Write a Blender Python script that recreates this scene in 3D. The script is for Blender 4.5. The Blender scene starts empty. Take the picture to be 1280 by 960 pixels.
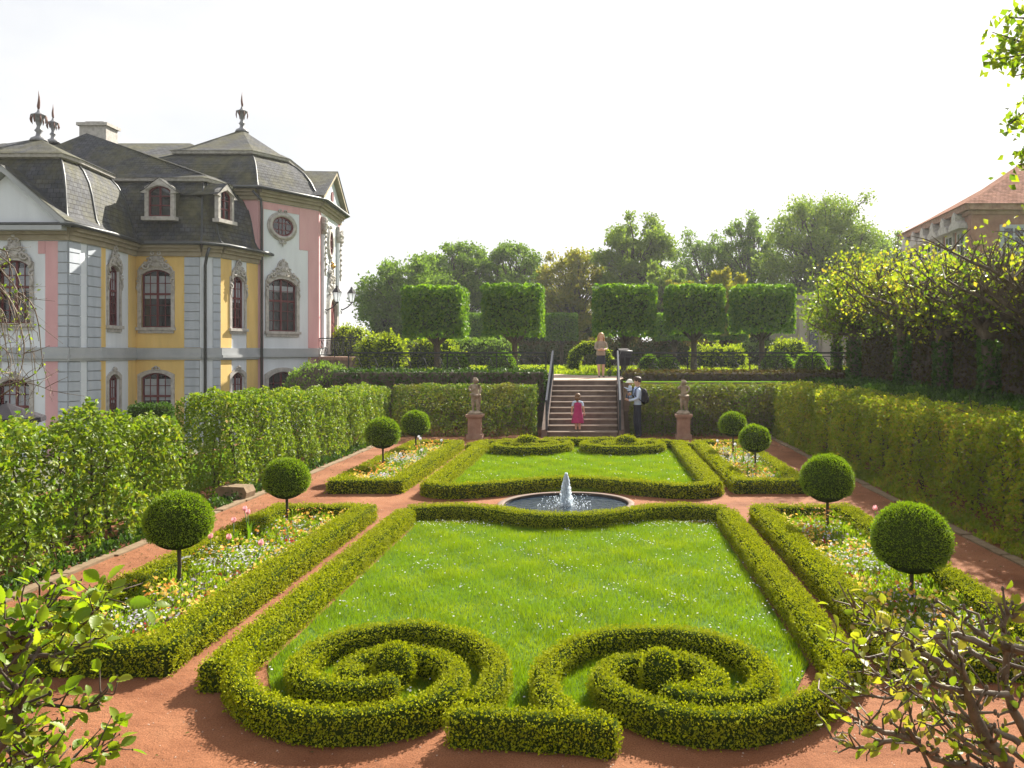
import bpy, math, random
import numpy as np
from mathutils import Vector
PI = math.pi
F, H, VX, VY = 1060.0, 2.55, 750.0, 440.0      # focal length (px of the 1280 frame), eye height, vanishing point of the garden axis
scene = bpy.context.scene
COL = scene.collection
rng = np.random.default_rng(7)
R = random.Random(11)

def at(px, py, Y):                              # photo pixel + distance -> real point
    return ((px-VX)*Y/F, Y, H-(py-VY)*Y/F)
def onz(px, py, z):                             # photo pixel on a level plane -> real point
    Y = (H-z)*F/(py-VY)
    return ((px-VX)*Y/F, Y, z)

# ---------------------------------------------------------------- tags
def tag(o, label, cat, group=None, kind=None):
    if label: o['label'] = label
    if cat: o['category'] = cat
    if group: o['group'] = group
    if kind: o['kind'] = kind
    return o
def empty(name, loc=(0, 0, 0), label=None, cat=None, group=None, rz=0):
    o = bpy.data.objects.new(name, None); COL.objects.link(o)
    o.location = loc; o.rotation_euler = (0, 0, rz); o.empty_display_size = .2
    return tag(o, label, cat, group)
def copy_tree(o, parent=None):
    c = o.copy(); COL.objects.link(c)
    if parent is not None: c.parent = parent
    for ch in [x for x in o.children]: copy_tree(ch, c)
    return c

# ---------------------------------------------------------------- materials
def newmat(name):
    m = bpy.data.materials.new(name); m.use_nodes = True
    nt = m.node_tree; nt.nodes.clear()
    out = nt.nodes.new('ShaderNodeOutputMaterial')
    return m, nt, out
def N(nt, typ, **kw):
    n = nt.nodes.new(typ)
    for k, v in kw.items():
        if k.startswith('_'): setattr(n, k[1:], v)
        else: n.inputs[k.replace('__', ' ')].default_value = v
    return n
def c4(c): return (c[0], c[1], c[2], 1)
def ramp(nt, src, stops):
    r = nt.nodes.new('ShaderNodeValToRGB'); e = r.color_ramp.elements
    e[0].position, e[0].color = stops[0][0], c4(stops[0][1])
    e[1].position, e[1].color = stops[-1][0], c4(stops[-1][1])
    for p, c in stops[1:-1]:
        x = e.new(p); x.color = c4(c)
    nt.links.new(src, r.inputs[0]); return r.outputs[0]
def noise(nt, scale, detail=4, rough=.55, vec=None, mapscale=None):
    n = N(nt, 'ShaderNodeTexNoise', Scale=scale, Detail=detail, Roughness=rough)
    if vec is None:
        tc = nt.nodes.new('ShaderNodeTexCoord'); vec = tc.outputs['Object']
    if mapscale:
        mp = nt.nodes.new('ShaderNodeMapping'); mp.inputs['Scale'].default_value = mapscale
        nt.links.new(vec, mp.inputs[0]); vec = mp.outputs[0]
    nt.links.new(vec, n.inputs['Vector']); return n.outputs[0]
def surf(name, stops, scale=6, rough=.85, bump=.3, bscale=None, spec=.3, bdist=.01, mapscale=None, metal=0, detail=5):
    m, nt, out = newmat(name)
    p = nt.nodes.new('ShaderNodeBsdfPrincipled')
    p.inputs['Roughness'].default_value = rough; p.inputs['Specular IOR Level'].default_value = spec
    p.inputs['Metallic'].default_value = metal
    nt.links.new(ramp(nt, noise(nt, scale, detail, mapscale=mapscale), stops), p.inputs['Base Color'])
    if bump:
        b = N(nt, 'ShaderNodeBump', Strength=bump, Distance=bdist)
        nt.links.new(noise(nt, bscale or scale*5, 4), b.inputs['Height'])
        nt.links.new(b.outputs[0], p.inputs['Normal'])
    nt.links.new(p.outputs[0], out.inputs[0]); return m
LEAFK = (1.36, 1.30, .9)
def leafmat(name, cols, tcol, transl=.35, rough=.45, spec=.35, patch=None, pscale=2.5):
    """leaf colour varies per leaf (attribute rnd) and by patches of growth"""
    m, nt, out = newmat(name)
    a = nt.nodes.new('ShaderNodeAttribute'); a.attribute_name = 'rnd'
    k = len(cols)-1; cols = [(c[0]*LEAFK[0], c[1]*LEAFK[1], c[2]*LEAFK[2]) if not name.startswith('petal') else c for c in cols]
    rough = rough+.08; spec = spec*.6
    if patch: patch = (patch[0]*LEAFK[0], patch[1]*LEAFK[1], patch[2])
    if not name.startswith('petal'): transl += .06
    col = ramp(nt, a.outputs['Fac'], [(i/k, c) for i, c in enumerate(cols)])
    if patch:
        mx = nt.nodes.new('ShaderNodeMixRGB'); mx.inputs[2].default_value = c4(patch)
        fr = ramp(nt, noise(nt, pscale, 3), [(.42, (0, 0, 0)), (.62, (.8, .8, .8))])
        nt.links.new(fr, mx.inputs[0]); nt.links.new(col, mx.inputs[1]); col = mx.outputs[0]
    p = nt.nodes.new('ShaderNodeBsdfPrincipled'); p.inputs['Roughness'].default_value = rough
    p.inputs['Specular IOR Level'].default_value = spec
    nt.links.new(col, p.inputs['Base Color'])
    t = nt.nodes.new('ShaderNodeBsdfTranslucent')
    g = nt.nodes.new('ShaderNodeMixRGB'); g.blend_type = 'MULTIPLY'; g.inputs[0].default_value = 1
    g.inputs[2].default_value = c4(tcol); nt.links.new(col, g.inputs[1]); nt.links.new(g.outputs[0], t.inputs[0])
    mix = nt.nodes.new('ShaderNodeMixShader'); mix.inputs[0].default_value = transl
    nt.links.new(p.outputs[0], mix.inputs[1]); nt.links.new(t.outputs[0], mix.inputs[2])
    nt.links.new(mix.outputs[0], out.inputs[0]); return m
def plain(name, c, rough=.6, spec=.4, metal=0, var=.12, scale=12):
    lo = tuple(x*(1-var) for x in c); hi = tuple(min(1, x*(1+var)) for x in c)
    return surf(name, [(.3, lo), (.7, hi)], scale=scale, rough=rough, spec=spec, metal=metal, bump=.08)

# ---------------------------------------------------------------- mesh builder
class MB:
    def __init__(s): s.v = []; s.f = []; s.m = []; s.uv = []
    def add(s, vs, fs, mi=0, uvs=None):
        b = len(s.v); s.v += [tuple(x) for x in vs]
        for i, f in enumerate(fs):
            s.f.append(tuple(b+j for j in f)); s.m.append(mi)
            s.uv.append(uvs[i] if uvs else [(0, 0)]*len(f))
        return s
    def obox(s, o, a, b, c, mi=0):
        o, a, b, c = map(Vector, (o, a, b, c))
        vs = [o, o+a, o+a+b, o+b, o+c, o+a+c, o+a+b+c, o+b+c]
        fs = [(0, 3, 2, 1), (4, 5, 6, 7), (0, 1, 5, 4), (1, 2, 6, 5), (2, 3, 7, 6), (3, 0, 4, 7)]
        if a.cross(b).dot(c) < 0: fs = [f[::-1] for f in fs]
        return s.add(vs, fs, mi)
    def box(s, x0, x1, y0, y1, z0, z1, mi=0):
        return s.obox((x0, y0, z0), (x1-x0, 0, 0), (0, y1-y0, 0), (0, 0, z1-z0), mi)
    def tube(s, pts, rad, n=8, mi=0, caps=True):
        P = [Vector(p) for p in pts]
        if len(P) < 2: return s
        rs = rad if hasattr(rad, '__len__') else [rad]*len(P)
        t0 = (P[1]-P[0]).normalized(); u = t0.orthogonal().normalized(); vs = []
        for i, p in enumerate(P):
            t = ((P[min(i+1, len(P)-1)]-P[max(i-1, 0)])).normalized()
            if t.length < 1e-6: t = t0
            u = (u-t*u.dot(t))
            u = u.normalized() if u.length > 1e-6 else t.orthogonal().normalized()
            w = t.cross(u)
            for k in range(n):
                a = 2*PI*k/n; vs.append(p+(u*math.cos(a)+w*math.sin(a))*rs[i])
        fs = [(i*n+k, i*n+(k+1) % n, (i+1)*n+(k+1) % n, (i+1)*n+k) for i in range(len(P)-1) for k in range(n)]
        if caps: fs += [tuple(range(n))[::-1], tuple((len(P)-1)*n+k for k in range(n))]
        return s.add(vs, fs, mi)
    def lathe(s, prof, c=(0, 0, 0), n=20, mi=0, caps=True, sx=1, sy=1):
        vs = [(c[0]+r*math.cos(2*PI*k/n)*sx, c[1]+r*math.sin(2*PI*k/n)*sy, c[2]+z) for r, z in prof for k in range(n)]
        m = len(prof)
        fs = [(i*n+k, i*n+(k+1) % n, (i+1)*n+(k+1) % n, (i+1)*n+k) for i in range(m-1) for k in range(n)]
        if caps: fs += [tuple(range(n))[::-1], tuple((m-1)*n+k for k in range(n))]
        return s.add(vs, fs, mi)
    def prism(s, poly, o, ex, ey, ez, mi=0):
        """polygon (a,b) in plane ex,ey from origin o, extruded by vector ez"""
        o, ex, ey, ez = map(Vector, (o, ex, ey, ez)); n = len(poly)
        lo = [o+ex*a+ey*b for a, b in poly]; hi = [p+ez for p in lo]
        fs = [tuple(range(n))[::-1], tuple(range(n, 2*n))]+[(i, (i+1) % n, n+(i+1) % n, n+i) for i in range(n)]
        return s.add(lo+hi, fs, mi)
    def ring(s, outer, inner, o, ex, ey, ez, mi=0):
        o, ex, ey, ez = map(Vector, (o, ex, ey, ez)); n = len(outer)
        A = [o+ex*a+ey*b for a, b in outer]; B = [o+ex*a+ey*b for a, b in inner]
        vs = A+B+[p+ez for p in A]+[p+ez for p in B]; fs = []
        for i in range(n):
            j = (i+1) % n
            fs += [(i, n+i, n+j, j), (2*n+i, 2*n+j, 3*n+j, 3*n+i), (i, j, 2*n+j, 2*n+i), (n+j, n+i, 3*n+i, 3*n+j)]
        return s.add(vs, fs, mi)
    def ball(s, c, r, nu=14, nv=9, mi=0, sc=(1, 1, 1), jit=0):
        prof = [(math.sin(PI*i/nv), -math.cos(PI*i/nv)) for i in range(nv+1)]
        vs = []; 
        for rr, z in prof:
            for k in range(nu):
                j = 1+(R.random()-.5)*jit if rr > .01 else 1
                vs.append((c[0]+r*sc[0]*rr*math.cos(2*PI*k/nu)*j, c[1]+r*sc[1]*rr*math.sin(2*PI*k/nu)*j, c[2]+r*sc[2]*z*j))
        fs = [(i*nu+k, i*nu+(k+1) % nu, (i+1)*nu+(k+1) % nu, (i+1)*nu+k) for i in range(nv) for k in range(nu)]
        return s.add(vs, fs, mi)
    def build(s, name, mats, parent=None, smooth=False, loc=None, fix=True):
        me = bpy.data.meshes.new(name); me.from_pydata(s.v, [], s.f)
        ms = mats if isinstance(mats, (list, tuple)) else [mats]
        for m in ms: me.materials.append(m)
        me.polygons.foreach_set('material_index', s.m)
        if any(any(q != (0, 0) for q in u) for u in s.uv):
            uv = me.uv_layers.new(name='UVMap')
            uv.data.foreach_set('uv', [x for u in s.uv for q in u for x in q])
        if smooth: me.polygons.foreach_set('use_smooth', [True]*len(me.polygons))
        me.update()
        o = bpy.data.objects.new(name, me); COL.objects.link(o)
        if parent is not None: o.parent = parent
        if loc is not None: o.location = loc
        return o

# ---------------------------------------------------------------- leaf clouds
def bigmesh(name, V, T, mi, rnd, mats, parent=None, smooth=None):
    """numpy triangles -> one mesh object"""
    me = bpy.data.meshes.new(name); n = len(T)
    me.vertices.add(len(V)); me.vertices.foreach_set('co', np.asarray(V, np.float32).ravel())
    me.loops.add(n*3); me.loops.foreach_set('vertex_index', np.asarray(T, np.int32).ravel())
    me.polygons.add(n); me.polygons.foreach_set('loop_start', np.arange(0, n*3, 3, dtype=np.int32))
    for m in mats: me.materials.append(m)
    me.polygons.foreach_set('material_index', np.asarray(mi, np.int32))
    me.update(calc_edges=True)
    a = me.attributes.new('rnd', 'FLOAT', 'FACE'); a.data.foreach_set('value', np.asarray(rnd, np.float32))
    if smooth is not None: me.polygons.foreach_set('use_smooth', smooth)
    o = bpy.data.objects.new(name, me); COL.objects.link(o)
    if parent is not None: o.parent = parent
    return o
def unit(a): return a/np.maximum(np.linalg.norm(a, axis=1, keepdims=True), 1e-9)
def leaves(P, out, size, aspect=.55, spread=.9, up=.25, flat=.0, bend=.18, sj=.35):
    """P (n,3) bases, out (n,3) outward dirs -> V, T, rnd of folded two-triangle leaves.
    flat=0: leaf blades point outward; flat=1: blades lie in the surface, facing outward"""
    n = len(P); rn = unit(rng.normal(size=(n, 3)))
    ax = unit(out*(1-flat)+rn*spread+np.array([0, 0, up]))
    if flat > 0:
        tang = rn-out*np.sum(rn*out, 1)[:, None]
        ax = unit(ax*(1-flat)+unit(tang)*flat*1.0+out*.25+np.array([0, 0, -.1]))
    side = unit(np.cross(ax, unit(rng.normal(size=(n, 3)))*(1-flat*.8)+out*flat))
    nor = np.cross(side, ax)
    L = size*(1+sj*rng.uniform(-1, 1, n))[:, None]; W = L*aspect*.5
    b = P-ax*L*.3
    mid = b+ax*L*.5
    v = np.stack([b, mid+side*W+nor*L*bend, b+ax*L, mid-side*W+nor*L*bend], 1).reshape(-1, 3)
    i = np.arange(n)[:, None]*4
    T = np.concatenate([i+[0, 1, 2], i+[0, 2, 3]], 1).reshape(-1, 3)
    return v, T, np.repeat(rng.random(n), 2)
def triangulate(mb):
    V = np.array(mb.v, float); T = []
    for f in mb.f:
        for k in range(1, len(f)-1): T.append((f[0], f[k], f[k+1]))
    return V, np.array(T)
def sample(V, T, n, seed=None):
    a, b, c = V[T[:, 0]], V[T[:, 1]], V[T[:, 2]]
    cr = np.cross(b-a, c-a); ar = np.linalg.norm(cr, axis=1)/2
    idx = rng.choice(len(T), n, p=ar/ar.sum()); u = rng.random(n); w = rng.random(n)
    fl = u+w > 1; u[fl] = 1-u[fl]; w[fl] = 1-w[fl]
    P = a[idx]+(b[idx]-a[idx])*u[:, None]+(c[idx]-a[idx])*w[:, None]
    return P, unit(cr[idx]), ar.sum()
def lump(P, amp, sc):
    """smooth pseudo-noise 0-centred"""
    s = np.zeros(len(P))
    for k, (a, b, c, d) in enumerate([(1, .7, .3, 0), (-.6, 1.1, .5, 2), (.3, -.5, 1.3, 4), (1.7, 1.3, -.9, 1), (-1.9, .4, 2.1, 3)]):
        s += np.sin((P[:, 0]*a+P[:, 1]*b+P[:, 2]*c)*sc*2.2+d)/(1+.4*k)
    return s*amp/2.2
def clip_bush(name, core, mats, density, size, depth=.05, puff=.02, parent=None, inset=.03, zmin=.005, stray=0, **kw):
    """a clipped hedge: dense core plus leaves over its surface, one mesh"""
    V, T = triangulate(core)
    area = sample(V, T, 4)[2]
    P, nn, _ = sample(V, T, int(area*density))
    off = inset-rng.random(len(P))**1.5*depth+lump(P, puff, 5)+lump(P*3.7, puff*.45, 5)+np.abs(rng.normal(size=len(P)))*puff*.35
    if stray: off += (rng.random(len(P)) < stray)*rng.random(len(P))*puff*3
    P = P+unit(nn+rng.normal(size=nn.shape)*.22)*off[:, None]+rng.normal(size=nn.shape)*size*.3
    k = (nn[:, 2] > -.7) & (P[:, 2] > (zmin if zmin is not None else -1e9))
    P, nn = P[k], nn[k]
    LV, LT, rd = leaves(P, nn, size, **kw)
    return bigmesh(name, np.concatenate([V, LV]), np.concatenate([T, LT+len(V)]),
                   np.concatenate([np.zeros(len(T)), np.ones(len(LT))]), np.concatenate([np.full(len(T), .2), rd]), mats, parent)

def smoothpath(pts, step=.06, closed=False):
    P = [Vector((p[0], p[1])) for p in pts]; out = []
    n = len(P); rngi = range(n if closed else n-1)
    for i in rngi:
        if closed: a, b, c, d = P[i-1], P[i], P[(i+1) % n], P[(i+2) % n]
        else: a, b, c, d = P[max(i-1, 0)], P[i], P[i+1], P[min(i+2, n-1)]
        m = max(1, int((c-b).length/step))
        for k in range(m):
            t = k/m
            out.append(.5*((2*b)+(c-a)*t+(2*a-5*b+4*c-d)*t*t+(3*b-a-3*c+d)*t**3))
    if not closed: out.append(P[-1])
    return out
def ribbon(path, w, h, r=.04, closed=False, mb=None, z0=0):
    """hedge core along a path: rounded box section; w, h numbers or functions of 0..1"""
    mb = mb or MB(); P = [Vector((p[0], p[1])) for p in path]; n = len(P); vs = []
    for i, p in enumerate(P):
        a = P[i-1] if (i or closed) else P[i]; b = P[(i+1) % n] if (i < n-1 or closed) else P[i]
        t = (b-a).normalized(); q = Vector((t.y, -t.x))
        # mitre for sharp corners
        t1 = (p-a); t2 = (b-p)
        k = 1
        if t1.length > 1e-6 and t2.length > 1e-6:
            k = 1/max(.5, math.cos(t1.angle(t2)/2))
        ww = (w(i/n) if callable(w) else w)*k; hh = h(i/n) if callable(h) else h
        for s_, z in ((-.5, 0), (-.5, 1-r/hh), (-.5+r/ww, 1), (.5-r/ww, 1), (.5, 1-r/hh), (.5, 0)):
            c = p+q*(s_*ww); vs.append((c.x, c.y, z0+z*hh))
    fs = []
    for i in range(n if closed else n-1):
        j = (i+1) % n
        fs += [(i*6+k, j*6+k, j*6+k+1, i*6+k+1) for k in range(5)]
    if not closed: fs += [tuple(range(6)), tuple((n-1)*6+k for k in range(6))[::-1]]
    vs_, fs_ = vs, [f[::-1] for f in fs]
    return mb.add(vs_, fs_)
def outward(mb):
    """make a closed mesh's triangles face outward (sign of volume)"""
    V, T = triangulate(mb)
    vol = np.sum(np.einsum('ij,ij->i', V[T[:, 0]], np.cross(V[T[:, 1]], V[T[:, 2]])))
    if vol < 0: mb.f = [f[::-1] for f in mb.f]
    return mb
def loose_hedge(name, path, w, h, mats, density, size, parent=None, stems=True, z0=0, holes=(), amp=.09, stemr=.02, n_in=.45, **kw):
    """a leafy beech hedge: leaves through the whole volume, thickest at the faces, stems inside; one mesh (slot 0 bark, 1 leaf)"""
    core = outward(ribbon(path, w, h, r=.12, z0=z0)); V, T = triangulate(core)
    area = sample(V, T, 4)[2]; n = int(area*density)
    P, nn, _ = sample(V, T, n)
    dep = np.where(rng.random(n) < n_in, rng.random(n)*.34, rng.random(n)**2*.1)
    P = P-nn*dep[:, None]+nn*(lump(P, amp, 2.2)+lump(P*2.9+3, amp*.6, 2.2))[:, None]
    k = (nn[:, 2] > -.6) & (P[:, 2] > z0+.02)
    # thin places
    g = lump(P*1.3+9, 1, 3.1)
    k &= (g > -.62) | (rng.random(n) < .35)
    for (hx, hy, hz, hr) in holes:
        d = np.sqrt(((P-[hx, hy, hz])**2*[1/hr**2, 1/hr**2, 1.3/hr**2]).sum(1))
        k &= (d > 1) | (rng.random(n) < .06)
    P, nn = P[k], nn[k]
    LV, LT, rd = leaves(P, nn, size, **kw)
    mb = MB()
    pl = [Vector((p[0], p[1])) for p in path]
    hh = h if callable(h) else (lambda t: h); ww = w if callable(w) else (lambda t: w)
    # stems
    L = 0
    for i in range(len(pl)-1):
        L += (pl[i+1]-pl[i]).length
        if L > .33:
            L = 0; t = i/len(pl); H_ = hh(t); W_ = ww(t)
            p = Vector((pl[i].x+R.uniform(-.1, .1)*W_, pl[i].y+R.uniform(-.1, .1), z0))
            pts = [p]; q = p.copy()
            for s_ in range(5):
                q = q+Vector((R.uniform(-.07, .07), R.uniform(-.07, .07), H_*.18)); pts.append(q.copy())
            mb.tube(pts, [stemr*(1-.15*j) for j in range(6)], 5)
            for s_ in range(6):
                b = pts[R.randint(1, 5)]; d = Vector((R.uniform(-1, 1), R.uniform(-1, 1), R.uniform(.1, .9))).normalized()*W_*R.uniform(.3, .48)
                mb.tube([b, b+d*.5+Vector((0, 0, .03)), b+d], [stemr*.5, stemr*.35, stemr*.2], 4, caps=False)
    SV, ST = triangulate(mb)
    return bigmesh(name, np.concatenate([SV, LV]), np.concatenate([ST, LT+len(SV)]),
                   np.concatenate([np.zeros(len(ST)), np.ones(len(LT))]), np.concatenate([np.full(len(ST), .5), rd]), mats, parent)
# ================================================================ MATERIALS
M = {}
M['box'] = leafmat('box_leaf', [(.095, .13, .005), (.205, .24, .008), (.33, .345, .012)], (1.5, 1.55, .5), .16, .62, .12, patch=(.20, .225, .015), pscale=1.6)
M['boxcore'] = plain('core_shade_green', (.03, .045, .008), 1.0, .0, var=.4, scale=40)  # solid filler core; the shade inside the foliage is put into its colour
M['ball'] = leafmat('topiary_leaf', [(.07, .125, .008), (.14, .215, .012), (.22, .29, .018)], (1.4, 1.6, .5), .2, .5, .3)
M['beech'] = leafmat('beech_leaf', [(.045, .10, .012), (.085, .155, .018), (.15, .205, .03), (.20, .22, .05)], (1.5, 1.5, .5), .34, .42, .4, patch=(.10, .155, .02), pscale=1.2)
M['beechr'] = leafmat('beech_leaf_russet', [(.10, .165, .018), (.17, .245, .025), (.24, .27, .035), (.22, .17, .055)], (1.6, 1.5, .6), .46, .45, .35, patch=(.10, .15, .02), pscale=1.1)
M['crosshedge'] = leafmat('hedge_leaf_deep', [(.035, .075, .012), (.07, .125, .018), (.11, .165, .025), (.13, .13, .035)], (1.4, 1.5, .5), .28, .5, .3, patch=(.11, .10, .03), pscale=1.3)  # deeper green leaf of the two cross hedges
M['linden'] = leafmat('linden_leaf', [(.033, .082, .013), (.068, .135, .02), (.115, .19, .024)], (1.7, 1.8, .4), .40, .5, .3)
M['dark'] = leafmat('ivy_leaf', [(.018, .042, .010), (.032, .072, .014), (.055, .105, .02)], (1.2, 1.3, .5), .25, .5, .35)
M['brownleaf'] = leafmat('winter_leaf', [(.05, .035, .02), (.07, .055, .025), (.06, .08, .02)], (1.2, 1.1, .6), .3, .6, .25)
M['bgA'] = leafmat('tree_leaf_dark', [(.058, .105, .028), (.10, .165, .042), (.14, .21, .052)], (1.3, 1.4, .6), .35, .55, .3)
M['bgB'] = leafmat('tree_leaf_mid', [(.08, .13, .034), (.125, .185, .045), (.17, .22, .05)], (1.3, 1.4, .6), .38, .55, .3)
M['bgC'] = leafmat('tree_leaf_yellow', [(.11, .14, .025), (.17, .19, .035), (.20, .19, .05)], (1.4, 1.3, .5), .4, .55, .3)
M['bgD'] = leafmat('shrub_leaf_lime', [(.10, .15, .015), (.16, .22, .02), (.22, .27, .03)], (1.4, 1.4, .5), .42, .55, .3)
M['fresh'] = leafmat('young_leaf', [(.07, .14, .015), (.13, .20, .02), (.20, .25, .035)], (1.5, 1.5, .4), .42, .38, .45)
M['bark'] = surf('bark', [(.3, (.045, .032, .022)), (.55, (.085, .062, .045)), (.75, (.12, .095, .07))], scale=9, rough=.9, bump=.6, bscale=40, mapscale=(1, 1, .35))
M['polbark'] = surf('pale_bark', [(.3, (.075, .055, .04)), (.55, (.13, .10, .072)), (.75, (.19, .15, .11))], scale=9, rough=.9, bump=.6, bscale=40, mapscale=(1, 1, .35))
M['twig'] = surf('twig_bark', [(.3, (.065, .045, .028)), (.7, (.17, .12, .075))], scale=30, rough=.65, bump=.3, spec=.4)
M['grass'] = leafmat('grass_blade', [(.072, .12, .003), (.138, .192, .005), (.20, .245, .007)], (1.3, 1.5, .35), .35, .55, .25, patch=(.12, .19, .015), pscale=1.1)
M['turf'] = surf('turf', [(.3, (.035, .09, .008)), (.55, (.065, .15, .01)), (.8, (.10, .19, .015))], scale=14, rough=.95, bump=.8, bscale=120, bdist=.03)
M['terlawn'] = surf('terrace_turf', [(.3, (.06, .13, .008)), (.7, (.12, .21, .012))], scale=5, rough=1, spec=0, bump=.6, bscale=60, bdist=.03)
def gravelmat(name, a, b, c):
    m, nt, out = newmat(name)
    p = nt.nodes.new('ShaderNodeBsdfPrincipled'); p.inputs['Roughness'].default_value = .95; p.inputs['Specular IOR Level'].default_value = .15
    base = ramp(nt, noise(nt, .9, 6, .6), [(.25, tuple(q*.72 for q in a)), (.38, a), (.52, b), (.7, c)])
    fine = ramp(nt, noise(nt, 95, 3, .7), [(.3, (.45, .42, .40)), (.5, (1, 1, 1)), (.7, (1.35, 1.35, 1.35))])
    sp = ramp(nt, noise(nt, 38, 2, .6), [(.0, (1, 1, 1)), (.66, (1, 1, 1)), (.72, (1.35, 1.4, 1.45))])
    m1 = nt.nodes.new('ShaderNodeMixRGB'); m1.blend_type = 'MULTIPLY'; m1.inputs[0].default_value = 1
    nt.links.new(base, m1.inputs[1]); nt.links.new(fine, m1.inputs[2])
    m2 = nt.nodes.new('ShaderNodeMixRGB'); m2.blend_type = 'MULTIPLY'; m2.inputs[0].default_value = 1
    nt.links.new(m1.outputs[0], m2.inputs[1]); nt.links.new(sp, m2.inputs[2])
    nt.links.new(m2.outputs[0], p.inputs['Base Color'])
    b1 = N(nt, 'ShaderNodeBump', Strength=.55, Distance=.012); nt.links.new(noise(nt, 110, 4, .7), b1.inputs['Height'])
    b2 = N(nt, 'ShaderNodeBump', Strength=.5, Distance=.05); nt.links.new(noise(nt, 7, 5, .6), b2.inputs['Height'])
    nt.links.new(b1.outputs[0], b2.inputs['Normal']); nt.links.new(b2.outputs[0], p.inputs['Normal'])
    nt.links.new(p.outputs[0], out.inputs[0]); return m
M['gravel'] = gravelmat('red_gravel', (.175, .066, .030), (.235, .096, .046), (.28, .128, .065))
M['court'] = surf('court_bounce_ground', [(.3, (.09, .095, .06)), (.7, (.15, .15, .11))], scale=2, rough=.95, spec=.1)  # court ground in a neutral tone, added to tame coloured bounce on the palace
M['sandpath'] = gravelmat('pale_gravel', (.36, .26, .20), (.45, .34, .27), (.52, .40, .33))
M['soil'] = surf('soil', [(.3, (.045, .025, .015)), (.7, (.09, .05, .032))], scale=12, rough=.95, bump=.8, bscale=50, bdist=.03)
M['stone'] = surf('pink_sandstone', [(.25, (.22, .12, .085)), (.5, (.34, .20, .145)), (.75, (.42, .28, .21))], scale=4, rough=.85, bump=.4, bscale=40)
M['rimstone'] = surf('rim_stone', [(.25, (.11, .072, .055)), (.75, (.19, .13, .10))], scale=6, rough=.8, bump=.4)
M['basinwall'] = plain('dark_basin_stone', (.05, .035, .028), .5, .3)  # inner basin wall, darker than the rim
M['statue'] = surf('weathered_stone', [(.25, (.13, .11, .075)), (.5, (.30, .235, .175)), (.75, (.42, .33, .26))], scale=9, rough=.9, bump=.5, bscale=45)
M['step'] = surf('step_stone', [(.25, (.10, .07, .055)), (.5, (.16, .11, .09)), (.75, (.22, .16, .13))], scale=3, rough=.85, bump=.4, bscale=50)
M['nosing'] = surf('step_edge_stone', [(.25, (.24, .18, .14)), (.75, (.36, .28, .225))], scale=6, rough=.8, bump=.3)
M['edge'] = surf('edging_stone', [(.25, (.11, .085, .045)), (.5, (.19, .13, .075)), (.75, (.25, .18, .11))], scale=7, rough=.9, bump=.5)
M['iron'] = plain('wrought_iron', (.03, .03, .036), .75, .2, .0)
M['rail'] = plain('painted_rail', (.03, .037, .055), .4, .5, .3)
M['rubble'] = surf('retaining_stone', [(.2, (.12, .08, .055)), (.5, (.22, .155, .11)), (.8, (.33, .25, .18))], scale=2.2, rough=.9, bump=.8, bscale=9, bdist=.05)
def water():
    m, nt, out = newmat('water')
    p = nt.nodes.new('ShaderNodeBsdfPrincipled'); p.inputs['Base Color'].default_value = (.006, .018, .035, 1); p.inputs['Roughness'].default_value = .12; p.inputs['Specular IOR Level'].default_value = .3
    b = N(nt, 'ShaderNodeBump', Strength=.55, Distance=.04); nt.links.new(noise(nt, 9, 3), b.inputs['Height']); nt.links.new(b.outputs[0], p.inputs['Normal'])
    nt.links.new(p.outputs[0], out.inputs[0]); return m
M['water'] = water()
def foam():
    m, nt, out = newmat('foam')
    p = N(nt, 'ShaderNodeBsdfPrincipled', Roughness=.25); p.inputs['Base Color'].default_value = (.95, .97, .98, 1)
    t = nt.nodes.new('ShaderNodeBsdfTranslucent'); t.inputs[0].default_value = (.9, .95, 1, 1)
    x = nt.nodes.new('ShaderNodeMixShader'); x.inputs[0].default_value = .8
    nt.links.new(p.outputs[0], x.inputs[1]); nt.links.new(t.outputs[0], x.inputs[2]); nt.links.new(x.outputs[0], out.inputs[0]); return m
M['foam'] = foam()
def petal(name, cols): return leafmat('petal_'+name, cols, (1.2, 1.2, 1.2), .35, .6, .2)
M['p_white'] = petal('white', [(.62, .62, .66), (.7, .7, .7), (.52, .52, .62)])
M['p_yellow'] = petal('yellow', [(.75, .48, .04), (.8, .58, .10), (.8, .62, .25)])
M['p_red'] = petal('red', [(.35, .02, .015), (.5, .06, .02), (.30, .03, .04)])
M['p_violet'] = petal('violet', [(.28, .16, .42), (.6, .5, .68), (.72, .7, .78)])
M['p_pink'] = petal('pink', [(.75, .38, .42), (.8, .60, .60), (.8, .74, .72)])
M['p_orange'] = petal('orange', [(.6, .22, .03), (.7, .32, .05), (.75, .42, .12)])
M['stalk'] = plain('stalk', (.06, .14, .03), .6)

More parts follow.
